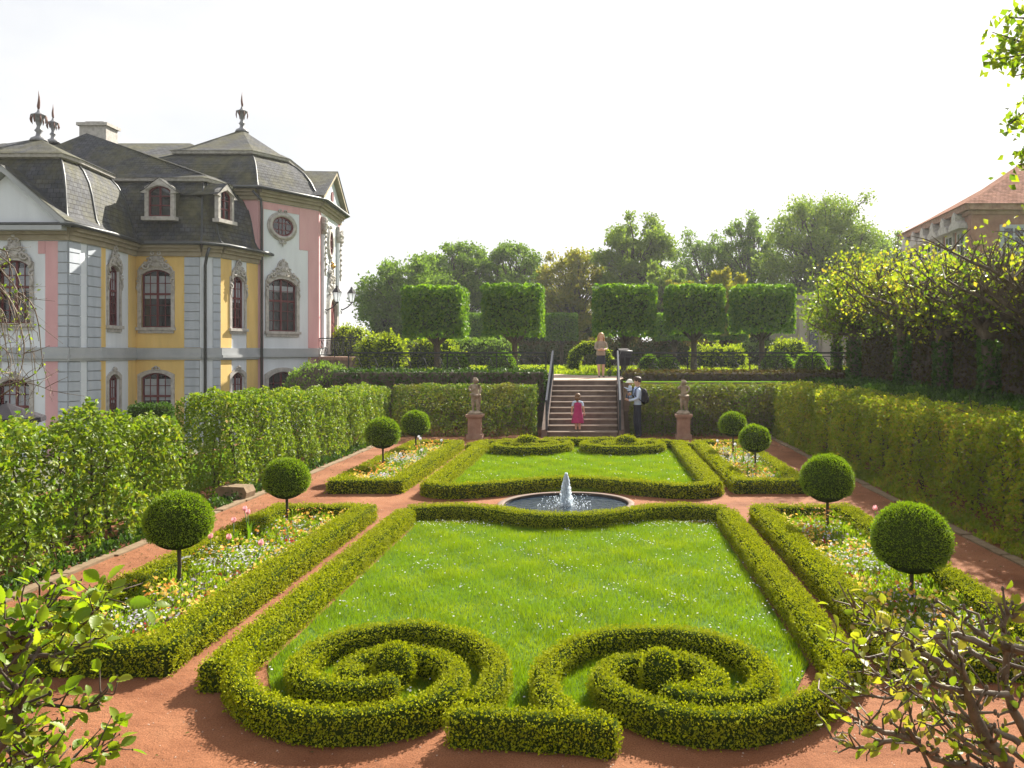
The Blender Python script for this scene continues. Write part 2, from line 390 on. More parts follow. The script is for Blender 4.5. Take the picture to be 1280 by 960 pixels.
# ================================================================ WORLD, SUN, CAMERA
SUN_EL, SUN_AZ = math.radians(34), math.radians(25)      # azimuth: from the garden axis towards +X
def build_world():
    w = bpy.data.worlds.new("World"); scene.world = w; w.use_nodes = True
    nt = w.node_tree; nt.nodes.clear()
    out = nt.nodes.new('ShaderNodeOutputWorld'); bg = nt.nodes.new('ShaderNodeBackground')
    sky = nt.nodes.new('ShaderNodeTexSky'); sky.sky_type = 'NISHITA'; sky.sun_disc = False
    sky.sun_elevation = SUN_EL; sky.sun_rotation = SUN_AZ; sky.dust_density = 3.0; sky.air_density = 1.0; sky.ozone_density = 1.0
    tc = nt.nodes.new('ShaderNodeTexCoord')
    mp = nt.nodes.new('ShaderNodeMapping'); mp.inputs['Scale'].default_value = (1, 1, 2.2); mp.inputs['Location'].default_value = (.3, .1, 0)
    nt.links.new(tc.outputs['Generated'], mp.inputs[0])
    nz = N(nt, 'ShaderNodeTexNoise', Scale=2.2, Detail=6, Roughness=.55); nt.links.new(mp.outputs[0], nz.inputs['Vector'])
    fac = ramp(nt, nz.outputs[0], [(.3, (.72, .72, .72)), (.6, (.96, .96, .96))])
    cc = ramp(nt, nz.outputs[0], [(.28, (6.3, 6.45, 6.75)), (.65, (7.3, 7.3, 7.3))])
    mx = nt.nodes.new('ShaderNodeMixRGB'); nt.links.new(fac, mx.inputs[0]); nt.links.new(sky.outputs[0], mx.inputs[1]); nt.links.new(cc, mx.inputs[2])
    nt.links.new(mx.outputs[0], bg.inputs[0]); bg.inputs[1].default_value = .047
    nt.links.new(bg.outputs[0], out.inputs[0])
build_world()
d = Vector((math.sin(SUN_AZ)*math.cos(SUN_EL), math.cos(SUN_AZ)*math.cos(SUN_EL), math.sin(SUN_EL)))
sl = bpy.data.lights.new('sun', 'SUN'); sl.energy = 5; sl.angle = math.radians(.6); sl.color = (1, .93, .80)
so = bpy.data.objects.new('sun', sl); COL.objects.link(so); so.rotation_euler = d.to_track_quat('Z', 'Y').to_euler(); so.location = (20, 40, 30)
cam = bpy.data.cameras.new('camera'); co = bpy.data.objects.new('camera', cam); COL.objects.link(co)
co.location = (0, 0, H); co.rotation_euler = (PI/2, 0, 0)
cam.sensor_width = 36; cam.lens = F/1280*36; cam.shift_x = -(VX-640)/1280; cam.shift_y = -(480-VY)/1280
cam.clip_end = 5000; cam.clip_start = .05
scene.camera = co
vs = scene.view_settings; scene.display_settings.display_device = 'sRGB'
vs.view_transform = 'Standard'; vs.look = 'None'; vs.gamma = 1; vs.use_curve_mapping = False; vs.exposure = 1.6
scene.cycles.max_bounces = 8; scene.cycles.transparent_max_bounces = 8
scene.cycles.caustics_reflective = False; scene.cycles.caustics_refractive = False

# ================================================================ GROUND
def sheet(name, poly, z, mat, kind='structure', sub=None):
    mb = MB(); mb.add([(x, y, z) for x, y in poly], [tuple(range(len(poly)))])
    o = mb.build(name, mat); return tag(o, None, None, None, kind)
XA = -.5
def ground():
    xs = [-2000, -300, -60, -30, -14, -13, -12, -11, -10.5, -10]+[-9.8+i*.4 for i in range(45)]+[8.5, 12, 30, 100, 2000]
    ys = [-2000, -100, -10, 0]+[1+i*.5 for i in range(50)]+[26.5, 30, 40, 60, 120, 300, 3000]
    def z(x, y):
        k = min(1, max(0, (-10-x)/3)); k = k*k*(3-2*k)
        return -1.35*k
    vsx = [(x, y, z(x, y)) for y in ys for x in xs]; n = len(xs)
    fs = [(j*n+i, j*n+i+1, (j+1)*n+i+1, (j+1)*n+i) for j in range(len(ys)-1) for i in range(n-1)]
    g = MB().add(vsx, fs); g.m = [0 if -11.5 < xs[k % (n-1)] < 8 and -9 < ys[k//(n-1)] < 27 else 1 for k in range(len(g.f))]
    tag(g.build('ground', [M['gravel'], M['court']], smooth=True), None, None, None, 'structure')
ground()
# lawn strip behind the beech hedge on the palace side
sheet('side_lawn', [(-9.9, -4), (-7.4, -4), (-7.4, 25), (-9.9, 25)], .006, M['terlawn'])

# the upper terrace: one raised body with the stair notch
def terrace():
    zt = 1.6
    poly = [(-1.75, 28.5), (-1.75, 28.75), (-9.3, 28.75), (-9.4, 31), (-10.6, 38.5), (-12.4, 42), (-14.3, 52), (-60, 58), (-80, 400), (400, 400), (400, -30), (6.75, -30), (6.75, 26.6), (.75, 26.6), (.75, 28.5)]
    n = len(poly)
    mb = MB(); mb.add([(x, y, zt) for x, y in poly], [tuple(range(n))], 0)
    mb.add([(x, y, -1.5) for x, y in poly]+[(x, y, zt) for x, y in poly], [(i, (i+1) % n, n+(i+1) % n, n+i)[::-1] for i in range(n)], 1)
    return tag(mb.build('terrace_ground', [M['terlawn'], M['rubble']]), None, None, None, 'structure')
terrace()
sheet('terrace_path', [(-1.75, 28.5), (.75, 28.5), (.75, 29.4), (2.2, 29.4), (16, 31), (16, 32.6), (1.0, 33.2), (-1.0, 34.6), (-1.7, 36.2), (-9.8, 36.2), (-9.8, 31.2), (-1.75, 31.0)], 1.606, M['sandpath'])

# ================================================================ BOX HEDGES OF THE PARTERRE
HB = .235
def border(name, paths, label, w=.34, h=HB, dens=2300, size=.026, group=None):
    core = MB()
    for p in paths:
        c = MB(); ribbon(p['pts'], p.get('w', w)-.07, p.get('h', h)-.035, r=.012, mb=c, closed=p.get('closed', False)); outward(c)
        core.add(c.v, c.f)
    o = clip_bush(name, core, [M['boxcore'], M['box']], dens, size, depth=.04, puff=.010, inset=.036, stray=.03, aspect=.64, spread=.72, up=.2, flat=.42)
    return tag(o, label, 'hedge', group)
def lin(pts, step=.25):
    """straight runs with dense points, corners kept sharp"""
    out = []
    for a, b in zip(pts[:-1], pts[1:]):
        L = math.dist(a, b); m = max(1, int(L/step))
        out += [(a[0]+(b[0]-a[0])*k/m, a[1]+(b[1]-a[1])*k/m) for k in range(m)]
    return out+[pts[-1]]
# near parterre frame
nearU = 2.38
rear = [(-nearU, 12.75), (-1.85, 12.95), (-1.3, 12.85), (-.65, 12.4), (0, 12.2), (.65, 12.4), (1.3, 12.85), (1.85, 12.95), (nearU, 12.75)]
border('box_hedge', [dict(pts=[(XA-nearU, 6.35+.345*i) for i in range(19)]), dict(pts=[(XA+nearU, 6.35+.345*i) for i in range(19)]),
       dict(pts=[(XA+a, b) for a, b in [(p.x, p.y) for p in smoothpath(rear, .12)]])],
       'low clipped box hedge framing the daisy lawn in front of the fountain', w=.305, dens=6400, size=.021)
ZT = .24
def px(pts): return [onz(x, y, ZT)[:2] for x, y in pts]
LA = px([(590, 868), (612, 849), (623, 824), (610, 802), (578, 786), (531, 776), (484, 777), (437, 785), (403, 797), (378, 815), (374, 828), (390, 841), (425, 848), (469, 846), (490, 838)])
LB = px([(300, 806), (296, 834), (313, 856), (344, 871), (384, 880), (437, 882), (487, 877), (531, 867), (560, 850), (569, 831), (552, 815), (519, 807), (481, 808), (450, 815), (433, 825), (440, 832), (455, 834)])
RA = px([(718, 884), (703, 873), (685, 855), (679, 830), (695, 809), (728, 792), (774, 783), (835, 782), (889, 790), (932, 806), (955, 829), (953, 848), (929, 859), (889, 861), (853, 857), (838, 850)])
RB = px([(1052, 818), (1040, 845), (1011, 862), (972, 876), (925, 884), (871, 883), (817, 872), (774, 855), (753, 837), (762, 824), (792, 815), (835, 814), (873, 821), (893, 838), (885, 848), (870, 852)])
CP = px([(566, 882), (600, 884), (640, 886), (680, 888), (720, 890), (768, 896)])
border('box_scroll', [dict(pts=smoothpath(LA), w=.195), dict(pts=smoothpath(LB), w=.195)], 'box hedge scroll at the front of the daisy lawn, coiled beside the palace-side border', dens=8000, size=.0185, group='box hedge scrolls of the parterre')
border('box_scroll', [dict(pts=smoothpath(RA), w=.195), dict(pts=smoothpath(RB), w=.195)], 'box hedge scroll at the front of the daisy lawn, coiled beside the bare twigs', dens=8000, size=.0185, group='box hedge scrolls of the parterre')
border('box_hedge', [dict(pts=smoothpath(CP), w=.21, h=.24)], 'short straight box hedge joining the two front scrolls on the red gravel', dens=8000, size=.0185)
# far parterre: the same figure mirrored about the fountain
fU = 2.53
front = [(-fU, 15.05), (-2.1, 14.8), (-1.4, 15.05), (-.65, 15.5), (0, 15.7), (.65, 15.5), (1.4, 15.05), (2.1, 14.8), (fU, 15.05)]
border('box_hedge', [dict(pts=[(XA-fU, 15.0+.34*i) for i in range(22)]), dict(pts=[(XA+fU, 15.0+.34*i) for i in range(22)]),
       dict(pts=[(p.x+XA, p.y) for p in smoothpath(front, .12)]), dict(pts=lin([(XA-1.0, 22.75), (XA+1.0, 22.75)]))],
       'low clipped box hedge framing the small lawn between fountain and steps', w=.32, h=.255, dens=2900, size=.03)
def mir(pts, s, y0=27.55, sx=1.22): return [((x-XA)*sx+XA, y0+(6.0-y)*.85-.0) for x, y in pts]
for src, lab in (((LA, LB), 'palace-side box hedge scroll at the far end of the small lawn by the steps'), ((RA, RB), 'box hedge scroll at the far end of the small lawn below the backpack man')):
    border('box_scroll', [dict(pts=[(( x-XA)*1.2+XA, 28-y) for x, y in [(q.x, q.y) for q in smoothpath(p)]], w=.25, h=.25) for p in src], lab, dens=2800, size=.029, group='box hedge scrolls of the parterre')
def bush_core(r, h, c):
    prof = [(r*.9, 0), (r, h*.35), (r, h*.62), (r*.86, h*.84), (r*.5, h*.97), (.01, h)]
    return outward(MB().lathe(prof, c, 16))
for x, y, r, h, lab, dens, sz in ((onz(497, 853, 0)[0], 6.42, .135, .33, 'small round box bush standing in the eye of the palace-side front scroll', 8000, .018),
                       (onz(825, 866, 0)[0], 6.33, .13, .32, 'small round box bush standing in the eye of the other front scroll', 8000, .018),
                       (-1.87, 21.75, .27, .40, 'round box bush in the eye of the far palace-side scroll', 2200, .034),
                       (.68, 21.75, .27, .40, 'round box bush in the eye of the far scroll below the man', 2200, .034)):
    tag(clip_bush('box_bush', bush_core(r, h, (x, y, 0)), [M['boxcore'], M['box']], dens, sz, depth=.04, puff=.015, inset=.02, stray=.06, aspect=.6, spread=.75, up=.3), lab, 'bush', 'round box bushes in the scrolls')

# flower bed frames
beds = []
for (x0, x1, y0, y1, lab) in ((-4.98, -3.36, 6.6, 12.95, 'box hedge frame of the front palace-side flower bed'),
                         (-4.95, -3.52, 15.2, 22.2, 'box hedge frame of the far palace-side flower bed near the statue'),
                         (2.23, 3.85, 6.5, 12.9, 'box hedge frame of the front flower bed beside the long leafy hedge walk'),
                         (2.37, 3.85, 15.2, 22.2, 'box hedge frame of the far flower bed below the second statue')):
    w = .36; a, b, c, e = x0+w/2, x1-w/2, y0+w/2, y1-w/2
    p = lin([(a, c), (b, c), (b, e), (a, e), (a, c)], .3)[:-1]
    near = y0 < 10
    border('box_hedge', [dict(pts=p, closed=True)], lab, w=w-.02, h=.255, dens=4600 if near else 2600, size=.0225 if near else .03)
    s = MB().box(x0+w*.7, x1-w*.7, y0+w*.7, y1-w*.7, -.02, .03)
    tag(s.build('flower_bed_soil', M['soil']), None, None, None, 'structure')
    beds.append((x0+w, x1-w, y0+w, y1-w, lab))

# ================================================================ LAWNS
LAWN = [(XA-2.2, 6.9), (XA-2.2, 12.6), (XA+2.2, 12.6), (XA+2.2, 6.9), (XA+1.9, 6.2), (XA+.55, 6.0), (XA+.15, 5.75), (XA-.15, 5.75), (XA-.55, 6.0), (XA-1.9, 6.2)]
sheet('lawn', LAWN, .012, M['turf'])
LAWN2 = [(XA-2.35, 15.4), (XA+2.35, 15.4), (XA+2.35, 22.3), (XA+1.0, 22.6), (XA-1.0, 22.6), (XA-2.35, 22.3)]
sheet('far_lawn', LAWN2, .012, M['turf'])
def inpoly(x, y, poly):
    ins = np.zeros(len(x), bool); n = len(poly)
    for i in range(n):
        (x1, y1), (x2, y2) = poly[i], poly[(i+1) % n]
        c = ((y1 > y) != (y2 > y)) & (x < (x2-x1)*(y-y1)/(y2-y1+1e-12)+x1); ins ^= c
    return ins
hedge_pts = np.array([(p[0], p[1]) for q in (LA, LB, RA, RB) for p in [(v.x, v.y) for v in smoothpath(q)]])
def grass(name, poly, n, size, w, label):
    xs = [p[0] for p in poly]; ys = [p[1] for p in poly]
    # more blades nearer
    x = rng.uniform(min(xs), max(xs), n); y = min(ys)+(max(ys)-min(ys))*rng.random(n)**1.25
    k = inpoly(x, y, poly); x, y = x[k], y[k]
    P = np.stack([x, y, np.full(len(x), .01)], 1); m = len(P)
    h = size*(1+.35*lump(P, 1, 3)+.35*rng.uniform(-1, 1, m))
    ln = rng.normal(size=(m, 2))*.4
    ang = rng.random(m)*PI
    sd = np.stack([np.cos(ang), np.sin(ang), np.zeros(m)], 1)*w*.5
    tip = P+np.stack([ln[:, 0]*h, ln[:, 1]*h, h], 1)
    V = np.stack([P-sd, P+sd, tip], 1).reshape(-1, 3); T = np.arange(3*m).reshape(-1, 3)
    o = bigmesh(name, V, T, np.zeros(m), np.clip(.5+.35*lump(P*1.7, 1, 2)+.3*rng.normal(size=m), 0, 1), [M['grass']])
    return tag(o, label, 'grass', None, 'stuff')
grass('grass', LAWN, 150000, .05, .006, 'short bright green grass of the near daisy lawn')
grass('far_grass', LAWN2, 80000, .05, .011, 'short bright green grass of the small far lawn')
def daisies():
    P = []
    for poly, n, big in ((LAWN, 3600, .0085), (LAWN2, 750, .013)):
        xs = [p[0] for p in poly]; ys = [p[1] for p in poly]
        x = rng.uniform(min(xs), max(xs), n*3); y = rng.uniform(min(ys), max(ys), n*3)
        q = np.stack([x, y, np.zeros(n*3)], 1)
        d = lump(q*1.9+4, 1, 3)+.7*lump(q*.6+1, 1, 3)
        edge = np.minimum(1, np.minimum(x-(XA-2.2), (XA+2.2)-x)/.5)
        k = inpoly(x, y, poly) & (rng.random(n*3) < np.clip(-.05+.42*d, .012, .6)+(edge < .6)*.12*(x > XA)+((y > 12.2) & (y < 13))*.5)
        x, y = x[k][:n], y[k][:n]; P.append((x, y, np.full(len(x), big)))
    x = np.concatenate([p[0] for p in P]); y = np.concatenate([p[1] for p in P]); s = np.concatenate([p[2] for p in P])*rng.uniform(.7, 1.25, len(x))
    m = len(x); z = rng.uniform(.045, .07, m)
    nrm = unit(rng.normal(size=(m, 3))*.35+[0, -.25, 1])
    a = unit(np.cross(nrm, [1, .1, 0])); b = np.cross(nrm, a); c = np.stack([x, y, z], 1)
    V = []; 
    for k in range(6):
        V.append(c+(a*math.cos(k*PI/3)+b*math.sin(k*PI/3))*s[:, None])
    V = np.stack(V, 1).reshape(-1, 3); i = np.arange(m)[:, None]*6
    T = np.concatenate([i+[0, 1, 2], i+[0, 2, 3], i+[0, 3, 4], i+[0, 4, 5]], 1).reshape(-1, 3)
    tag(bigmesh('daisies', V, T, np.zeros(len(T)), np.repeat(rng.random(m), 4), [M['p_white']]), 'tiny white daisies scattered through both lawns', 'daisies', None, 'stuff')
daisies()
def pebbles():
    n = 2600; y = 4.2+rng.random(n)**1.5*12; x = rng.uniform(-6, 5, n); k = ~inpoly(x, y, [(XA-2.6, 6.2), (XA-2.6, 13.2), (XA+2.6, 13.2), (XA+2.6, 6.2)])
    x, y = x[k], y[k]; m = len(x); s = rng.uniform(.003, .009, m)
    P = np.stack([x, y, s*.3], 1); V = []
    for d_ in ((1, 0, 0), (-.5, .87, 0), (-.5, -.87, 0), (0, 0, .8)):
        V.append(P+np.array(d_)*s[:, None]*rng.uniform(.7, 1.3, (m, 1)))
    V = np.stack(V, 1).reshape(-1, 3); i = np.arange(m)[:, None]*4
    T = np.concatenate([i+[0, 1, 3], i+[1, 2, 3], i+[2, 0, 3]], 1).reshape(-1, 3)
    tag(bigmesh('pebbles', V, T, np.zeros(len(T)), np.zeros(len(T)), [M['sandpath']]), 'small pale stones loose on the red gravel', 'pebbles', None, 'stuff')
pebbles()

def litter():
    n = 1500; side = rng.random(n)
    x = np.where(side < .45, rng.normal(-5.85, .22, n), np.where(side < .7, rng.normal(4.85, .2, n), rng.uniform(-5.5, 4.8, n))); y = np.where(side < .7, rng.uniform(6, 25, n), rng.uniform(4.3, 24, n))
    k = ~inpoly(x, y, [(XA-2.6, 6.2), (XA-2.6, 13.2), (XA+2.6, 13.2), (XA+2.6, 6.2)]) & ~inpoly(x, y, [(XA-2.6, 14.8), (XA-2.6, 22.8), (XA+2.6, 22.8), (XA+2.6, 14.8)])
    P = np.stack([x, y, np.full(n, .008)], 1)[k]; V, T, rd = leaves(P, np.tile([0, 0, 1.], (len(P), 1)), .03, aspect=.6, spread=1, up=0, flat=1)
    V[:, 2] = np.clip(V[:, 2], .004, .02)
    tag(bigmesh('fallen_leaves', V, T, np.zeros(len(T)), rd, [M['brownleaf']]), 'small brown fallen leaves scattered on the gravel walks', 'fallen leaves', None, 'stuff')
litter()

# ================================================================ FLOWERS
def blossoms(name, pts, size, mat, label, stems=True, cup=False):
    """many small open flowers: five petals each (stuff)"""
    P = np.array(pts); m = len(P)
    nrm = unit(rng.normal(size=(m, 3))*.5+[0, -.35, 1]); s = size*rng.uniform(.75, 1.2, m)
    a = unit(np.cross(nrm, [1, .13, 0])); b = np.cross(nrm, a); V = []; T = []
    for k in range(5):
        t = 2*PI*k/5; u = a*math.cos(t)+b*math.sin(t); w = -a*math.sin(t)+b*math.cos(t)
        V += [P, P+(u*.55+w*.38+nrm*.2)*s[:, None], P+(u+nrm*.1)*s[:, None], P+(u*.55-w*.38+nrm*.2)*s[:, None]]
        T += [(4*k, 4*k+1, 4*k+2), (4*k, 4*k+2, 4*k+3)]
    V = np.stack(V, 1).reshape(-1, 3); i = np.arange(m)[:, None]*20
    TT = (i[:, :, None]+np.array(T)[None]).reshape(-1, 3)
    o = bigmesh(name, V, TT, np.zeros(len(TT)), np.repeat(rng.random(m), 10), [mat])
    return tag(o, label, 'flowers', None, 'stuff')
bedname = ['front palace-side bed', 'far palace-side bed', 'front bed beside the leafy hedge walk', 'far bed below the man with the backpack']
tulip_n = 0
def tulip(x, y, h, mat, label, group):
    t = empty('tulip', (x, y, .03), label, 'tulip', group)
    lx, ly = R.uniform(-.05, .05), R.uniform(-.05, .05)
    MB().tube([(0, 0, 0), (lx*.4, ly*.4, h*.5), (lx, ly, h)], .005, 5).build('stem', M['stalk'], t, True)
    b = MB(); 
    for k in range(6):
        a = 2*PI*k/6+R.random()*.3; r = .026 if k % 2 else .022; n0 = len(b.v)
        u = Vector((math.cos(a), math.sin(a), 0)); w = Vector((-math.sin(a), math.cos(a), 0)); o = Vector((lx, ly, h))
        pts = []
        for zz, rr, ww in ((0, .25, .3), (.02, .95, .7), (.045, 1.0, .62), (.068, .75, .12)):
            c = o+u*r*rr+Vector((0, 0, zz)); pts += [c-w*r*ww, c+u*r*.12, c+w*r*ww]
        b.add(pts, [(3*i+j, 3*i+j+1, 3*i+j+4, 3*i+j+3) for i in range(3) for j in range(2)])
    b.build('petals', mat, t, True)
    lf = MB()
    for k in range(3):
        a = R.random()*6.28; u = Vector((math.cos(a), math.sin(a), 0)); w = Vector((-math.sin(a), math.cos(a), 0)); pts = []
        for zz, rr, ww in ((0, .0, .008), (.08, .03, .016), (.16, .06, .013), (.22, .11, .002)):
            c = u*rr+Vector((0, 0, zz*h/.3)); pts += [c-w*ww, c+w*ww]
        lf.add(pts, [(2*i, 2*i+1, 2*i+3, 2*i+2) for i in range(3)])
    lf.build('leaf', M['fresh'], t, True)
for bi, (x0, x1, y0, y1, lab) in enumerate(beds):
    nm = bedname[bi]; W = x1-x0; Ln = y1-y0; near = bi in (0, 2)
    # low green planting
    n = 14000 if near else 8000
    P = np.stack([rng.uniform(x0-.04, x1+.04, n), rng.uniform(y0-.04, y1+.04, n), np.zeros(n)], 1)
    hh = .10+.07*(lump(P*2.3, 1, 3)+.3); P[:, 2] = .03+np.clip(hh, .02, .25)*rng.random(n)**.7
    k = lump(P*1.5+2, 1, 4) > -.75
    V, T, rd = leaves(P[k], np.tile([0, 0, 1.], (k.sum(), 1)), .045 if near else .055, aspect=.3, spread=.7, up=.3)
    tag(bigmesh('bed_foliage', V, T, np.zeros(len(T)), rd, [M['fresh']]), 'low green leaves under the flowers of the '+nm, 'foliage', None, 'stuff')
    def clump(n, cx, cy, rx, ry, z0_, z1_):
        q = rng.normal(size=(n, 2))*.5; x = np.clip(x0+cx*W+q[:, 0]*rx, x0-.05, x1+.05); y = np.clip(y0+cy*Ln+q[:, 1]*ry, y0-.03, y1+.03)
        return np.stack([x, y, rng.uniform(z0_, z1_, n)], 1)
    inner = 1 if bi < 2 else 0      # the side next to the lawn carries the yellow row
    def cat(l): return np.concatenate(l)
    s = 1.0 if near else 1.25
    cys = [.08, .33, .62, .88]
    blossoms('yellow_pansies', cat([clump(46, .88*inner+.06, c+R.uniform(-.05, .05), .22, .8, .14, .22) for c in (.1, .28, .45, .6, .78, .93)]+[clump(26, .3+.3*R.random(), c, .3, .25, .2, .32) for c in (.02, .2, .56, .85)]), .024*s, M['p_yellow'], 'yellow pansies edging the '+nm)
    blossoms('orange_wallflowers', cat([clump(30, .2+.5*R.random(), c, .25, .28, .2, .36) for c in (.05, .22, .5, .72, .9)]), .02*s, M['p_orange'], 'orange blossoms tall among the leaves of the '+nm)
    blossoms('white_arabis', cat([clump(420, .45, .50, .62, .75, .13, .26), clump(130, .5, .12, .4, .45, .12, .2), clump(100, .5, .85, .4, .5, .12, .2)]), .014*s, M['p_white'], 'white foaming blossom clumps in the middle of the '+nm)
    blossoms('red_pansies', cat([clump(60, .7*inner+.15, c, .35, .5, .09, .16) for c in (.03, .22, .4, .68, .84)]), .02*s, M['p_red'], 'dark red blossoms low in the '+nm)
    blossoms('violet_violas', cat([clump(70, .5, c, .4, .5, .10, .17) for c in (.14, .3, .75)]), .016*s, M['p_violet'], 'pale violet blossoms low in the '+nm)
tul = {0: [(-4.6, 11.1, .44), (-4.55, 11.0, .42), (-4.62, 10.7, .36), (-4.66, 10.2, .28), (-4.4, 10.0, .30), (-3.9, 9.6, .32)],
       1: [(-4.15, 19.4, .55), (-4.05, 19.3, .52), (-3.9, 20.6, .34), (-4.3, 18.2, .3), (-3.95, 18.6, .33)],
       2: [(3.55, 10.9, .48), (3.2, 9.6, .28), (3.5, 9.9, .3)],
       3: [(2.95, 18.4, .48), (3.1, 18.3, .46), (3.0, 17.2, .40), (2.8, 20.3, .36)]}
for b, l in tul.items():
    mt = M['p_pink'] if b in (0, 2) else M['p_white']
    for x, y, h in l:
        tulip(x, y, h, mt, ('pale pink tulip' if b in (0, 2) else 'creamy white tulip')+' standing tall in the '+bedname[b], 'tulips in the '+bedname[b])

# ================================================================ BALL TOPIARY
def ball_tree(x, y, r, zc, label, near):
    t = empty('ball_topiary', (x, y, .03), label, 'topiary', 'ball topiaries in the flower beds')
    MB().tube([(0, 0, 0), (.008, .01, zc*.35), (0, 0, zc-r*.3)], [.024, .02, .02], 7).build('trunk', M['bark'], t, True)
    core = outward(MB().ball((0, 0, zc-.03), r-.035, 22, 14, sc=(1.03, 1.03, .95)))
    clip_bush('crown', core, [M['boxcore'], M['ball']], 7500 if near else 3600, .0195 if near else .03, depth=.035, puff=.013, inset=.024, parent=t, zmin=None, stray=.03, aspect=.6, spread=.7, up=.1)
for i, (x, y, r, zc) in enumerate([(-4.45, 8.95, .345, .76), (-4.46, 12.06, .33, .74), (-4.46, 17.4, .355, .87), (-4.46, 20.5, .345, .81),
                     (3.18, 8.66, .40, .64), (3.18, 11.87, .375, .77), (3.18, 17.4, .325, .76), (3.18, 20.3, .335, .81)]):
    o = ['first ball topiary counted from the photographer in the front palace-side bed', 'ball topiary nearest the fountain in the front palace-side bed',
         'ball topiary nearest the fountain in the far palace-side bed', 'ball topiary nearest the statue in the far palace-side bed',
         'largest ball topiary, in the front bed beside the bare twigs', 'ball topiary nearest the fountain in the front bed beside the hedge walk',
         'ball topiary nearest the fountain in the far bed below the man', 'ball topiary nearest the statue in the far bed below the man'][i]
    ball_tree(x, y, r, zc, o, i in (0, 1, 4, 5))

# ================================================================ FOUNTAIN
ft = empty('fountain', (XA-.06, 14.02, 0), 'round sunken stone fountain basin with a white water jet', 'fountain')
MB().lathe([(1.13, 0.0), (1.13, .05), (1.115, .06), (1.045, .06), (1.03, .052), (1.02, -.001)], n=64, caps=False).build('rim', M['rimstone'], ft, True)
MB().lathe([(1.018, .0), (1.018, .05)], n=64, caps=False).build('basin_wall', M['basinwall'], ft)
MB().lathe([(.01, .014), (1.017, .014)], n=64, caps=False).build('water', M['water'], ft, True)
j = MB()
j.lathe([(.06, .02), (.05, .08), (.04, .16), (.03, .26), (.02, .34), (.01, .42), (.004, .46)], n=14)
j.v = [(x*(1+R.uniform(-.25, .25)), y*(1+R.uniform(-.25, .25)), z+R.uniform(-.012, .012)) for x, y, z in j.v]
for k in range(2600):
    z = .52*R.random()**.8; rr = (.10*max(0, 1-z/.54)**.9+.012)*R.random()**.6*R.uniform(.8, 1.35); a = R.random()*6.28
    j.ball((rr*math.cos(a), rr*math.sin(a), z+.02), R.uniform(.003, .0095), 5, 4, sc=(1, 1, R.uniform(1, 3)))
for k in range(260):
    rr = .12+.35*R.random()**1.6; a = R.random()*6.28
    j.ball((rr*math.cos(a), rr*math.sin(a), .02+.16*R.random()**2), R.uniform(.003, .008), 5, 4)
j.build('water_jet', M['foam'], ft, True)
# ================================================================ TALL LEAFY HEDGES
bm2 = [M['bark'], M['beech']]
def hL(y0, y1, hs):
    return lambda t: np.interp(t, np.linspace(0, 1, len(hs)), hs)
tag(loose_hedge('beech_hedge', lin([(-7.0, 6.2), (-6.85, 12.9)], .15), .95, hL(0, 1, [1.8, 1.74, 1.66, 1.52]), bm2, 900, .074, amp=.19,
    holes=[(-6.6, 9.0, 1.02, .33), (-6.6, 9.35, .62, .28), (-6.6, 7.6, .9, .25), (-6.6, 10.4, 1.2, .2)], aspect=.62, spread=.6, up=.1, flat=.55, n_in=.4, stemr=.028),
    'loose bright beech hedge with gaps showing lawn, in front of the palace windows', 'hedge')
tag(loose_hedge('beech_hedge', lin([(-7.75, 13.2), (-7.75, 14.9)], .15), .7, 1.42, bm2, 700, .062, aspect=.62, spread=.6, up=.1, flat=.5),
    'narrow dark gap piece of hedge behind the bright loose beech hedge', 'hedge')
tag(loose_hedge('beech_hedge', lin([(-6.95, 14.9), (-6.85, 20), (-6.75, 25.2)], .2), 1.05, hL(0, 1, [1.80, 1.70, 1.6, 1.56, 1.52]), bm2, 1250, .06, amp=.09, aspect=.62, spread=.6, up=.1, flat=.5, n_in=.3),
    'long beech hedge running from the sandstone block towards the terrace', 'hedge')
tag(loose_hedge('beech_hedge', lin([(-6.2, 25.9), (-1.95, 25.9)], .2), 1.0, 1.54, [M['bark'], M['crosshedge']], 700, .07, amp=.05, aspect=.62, spread=.6, up=.1, flat=.5, n_in=.25),
    'cross hedge below the terrace on the palace side of the steps, behind a statue', 'hedge')
bm3 = [M['bark'], M['beechr']]
tag(loose_hedge('beech_hedge', lin([(.95, 25.9), (5.45, 25.9)], .2), 1.0, 1.54, [M['bark'], M['crosshedge']], 700, .07, amp=.05, aspect=.62, spread=.6, up=.1, flat=.5, n_in=.25),
    'cross hedge behind the man with the backpack and the second statue', 'hedge')
tag(loose_hedge('beech_hedge', lin([(5.75, 25.4), (5.85, 18), (6.0, 12), (6.1, 6.5)], .2), 1.15, hL(0, 1, [1.6, 1.62, 1.6, 1.62, 1.66]), bm3, 1000, .062, amp=.085, aspect=.6, spread=.6, up=.1, flat=.45, n_in=.3, stemr=.024),
    'long russet tinged leafy hedge below the row of pollarded trees', 'hedge')
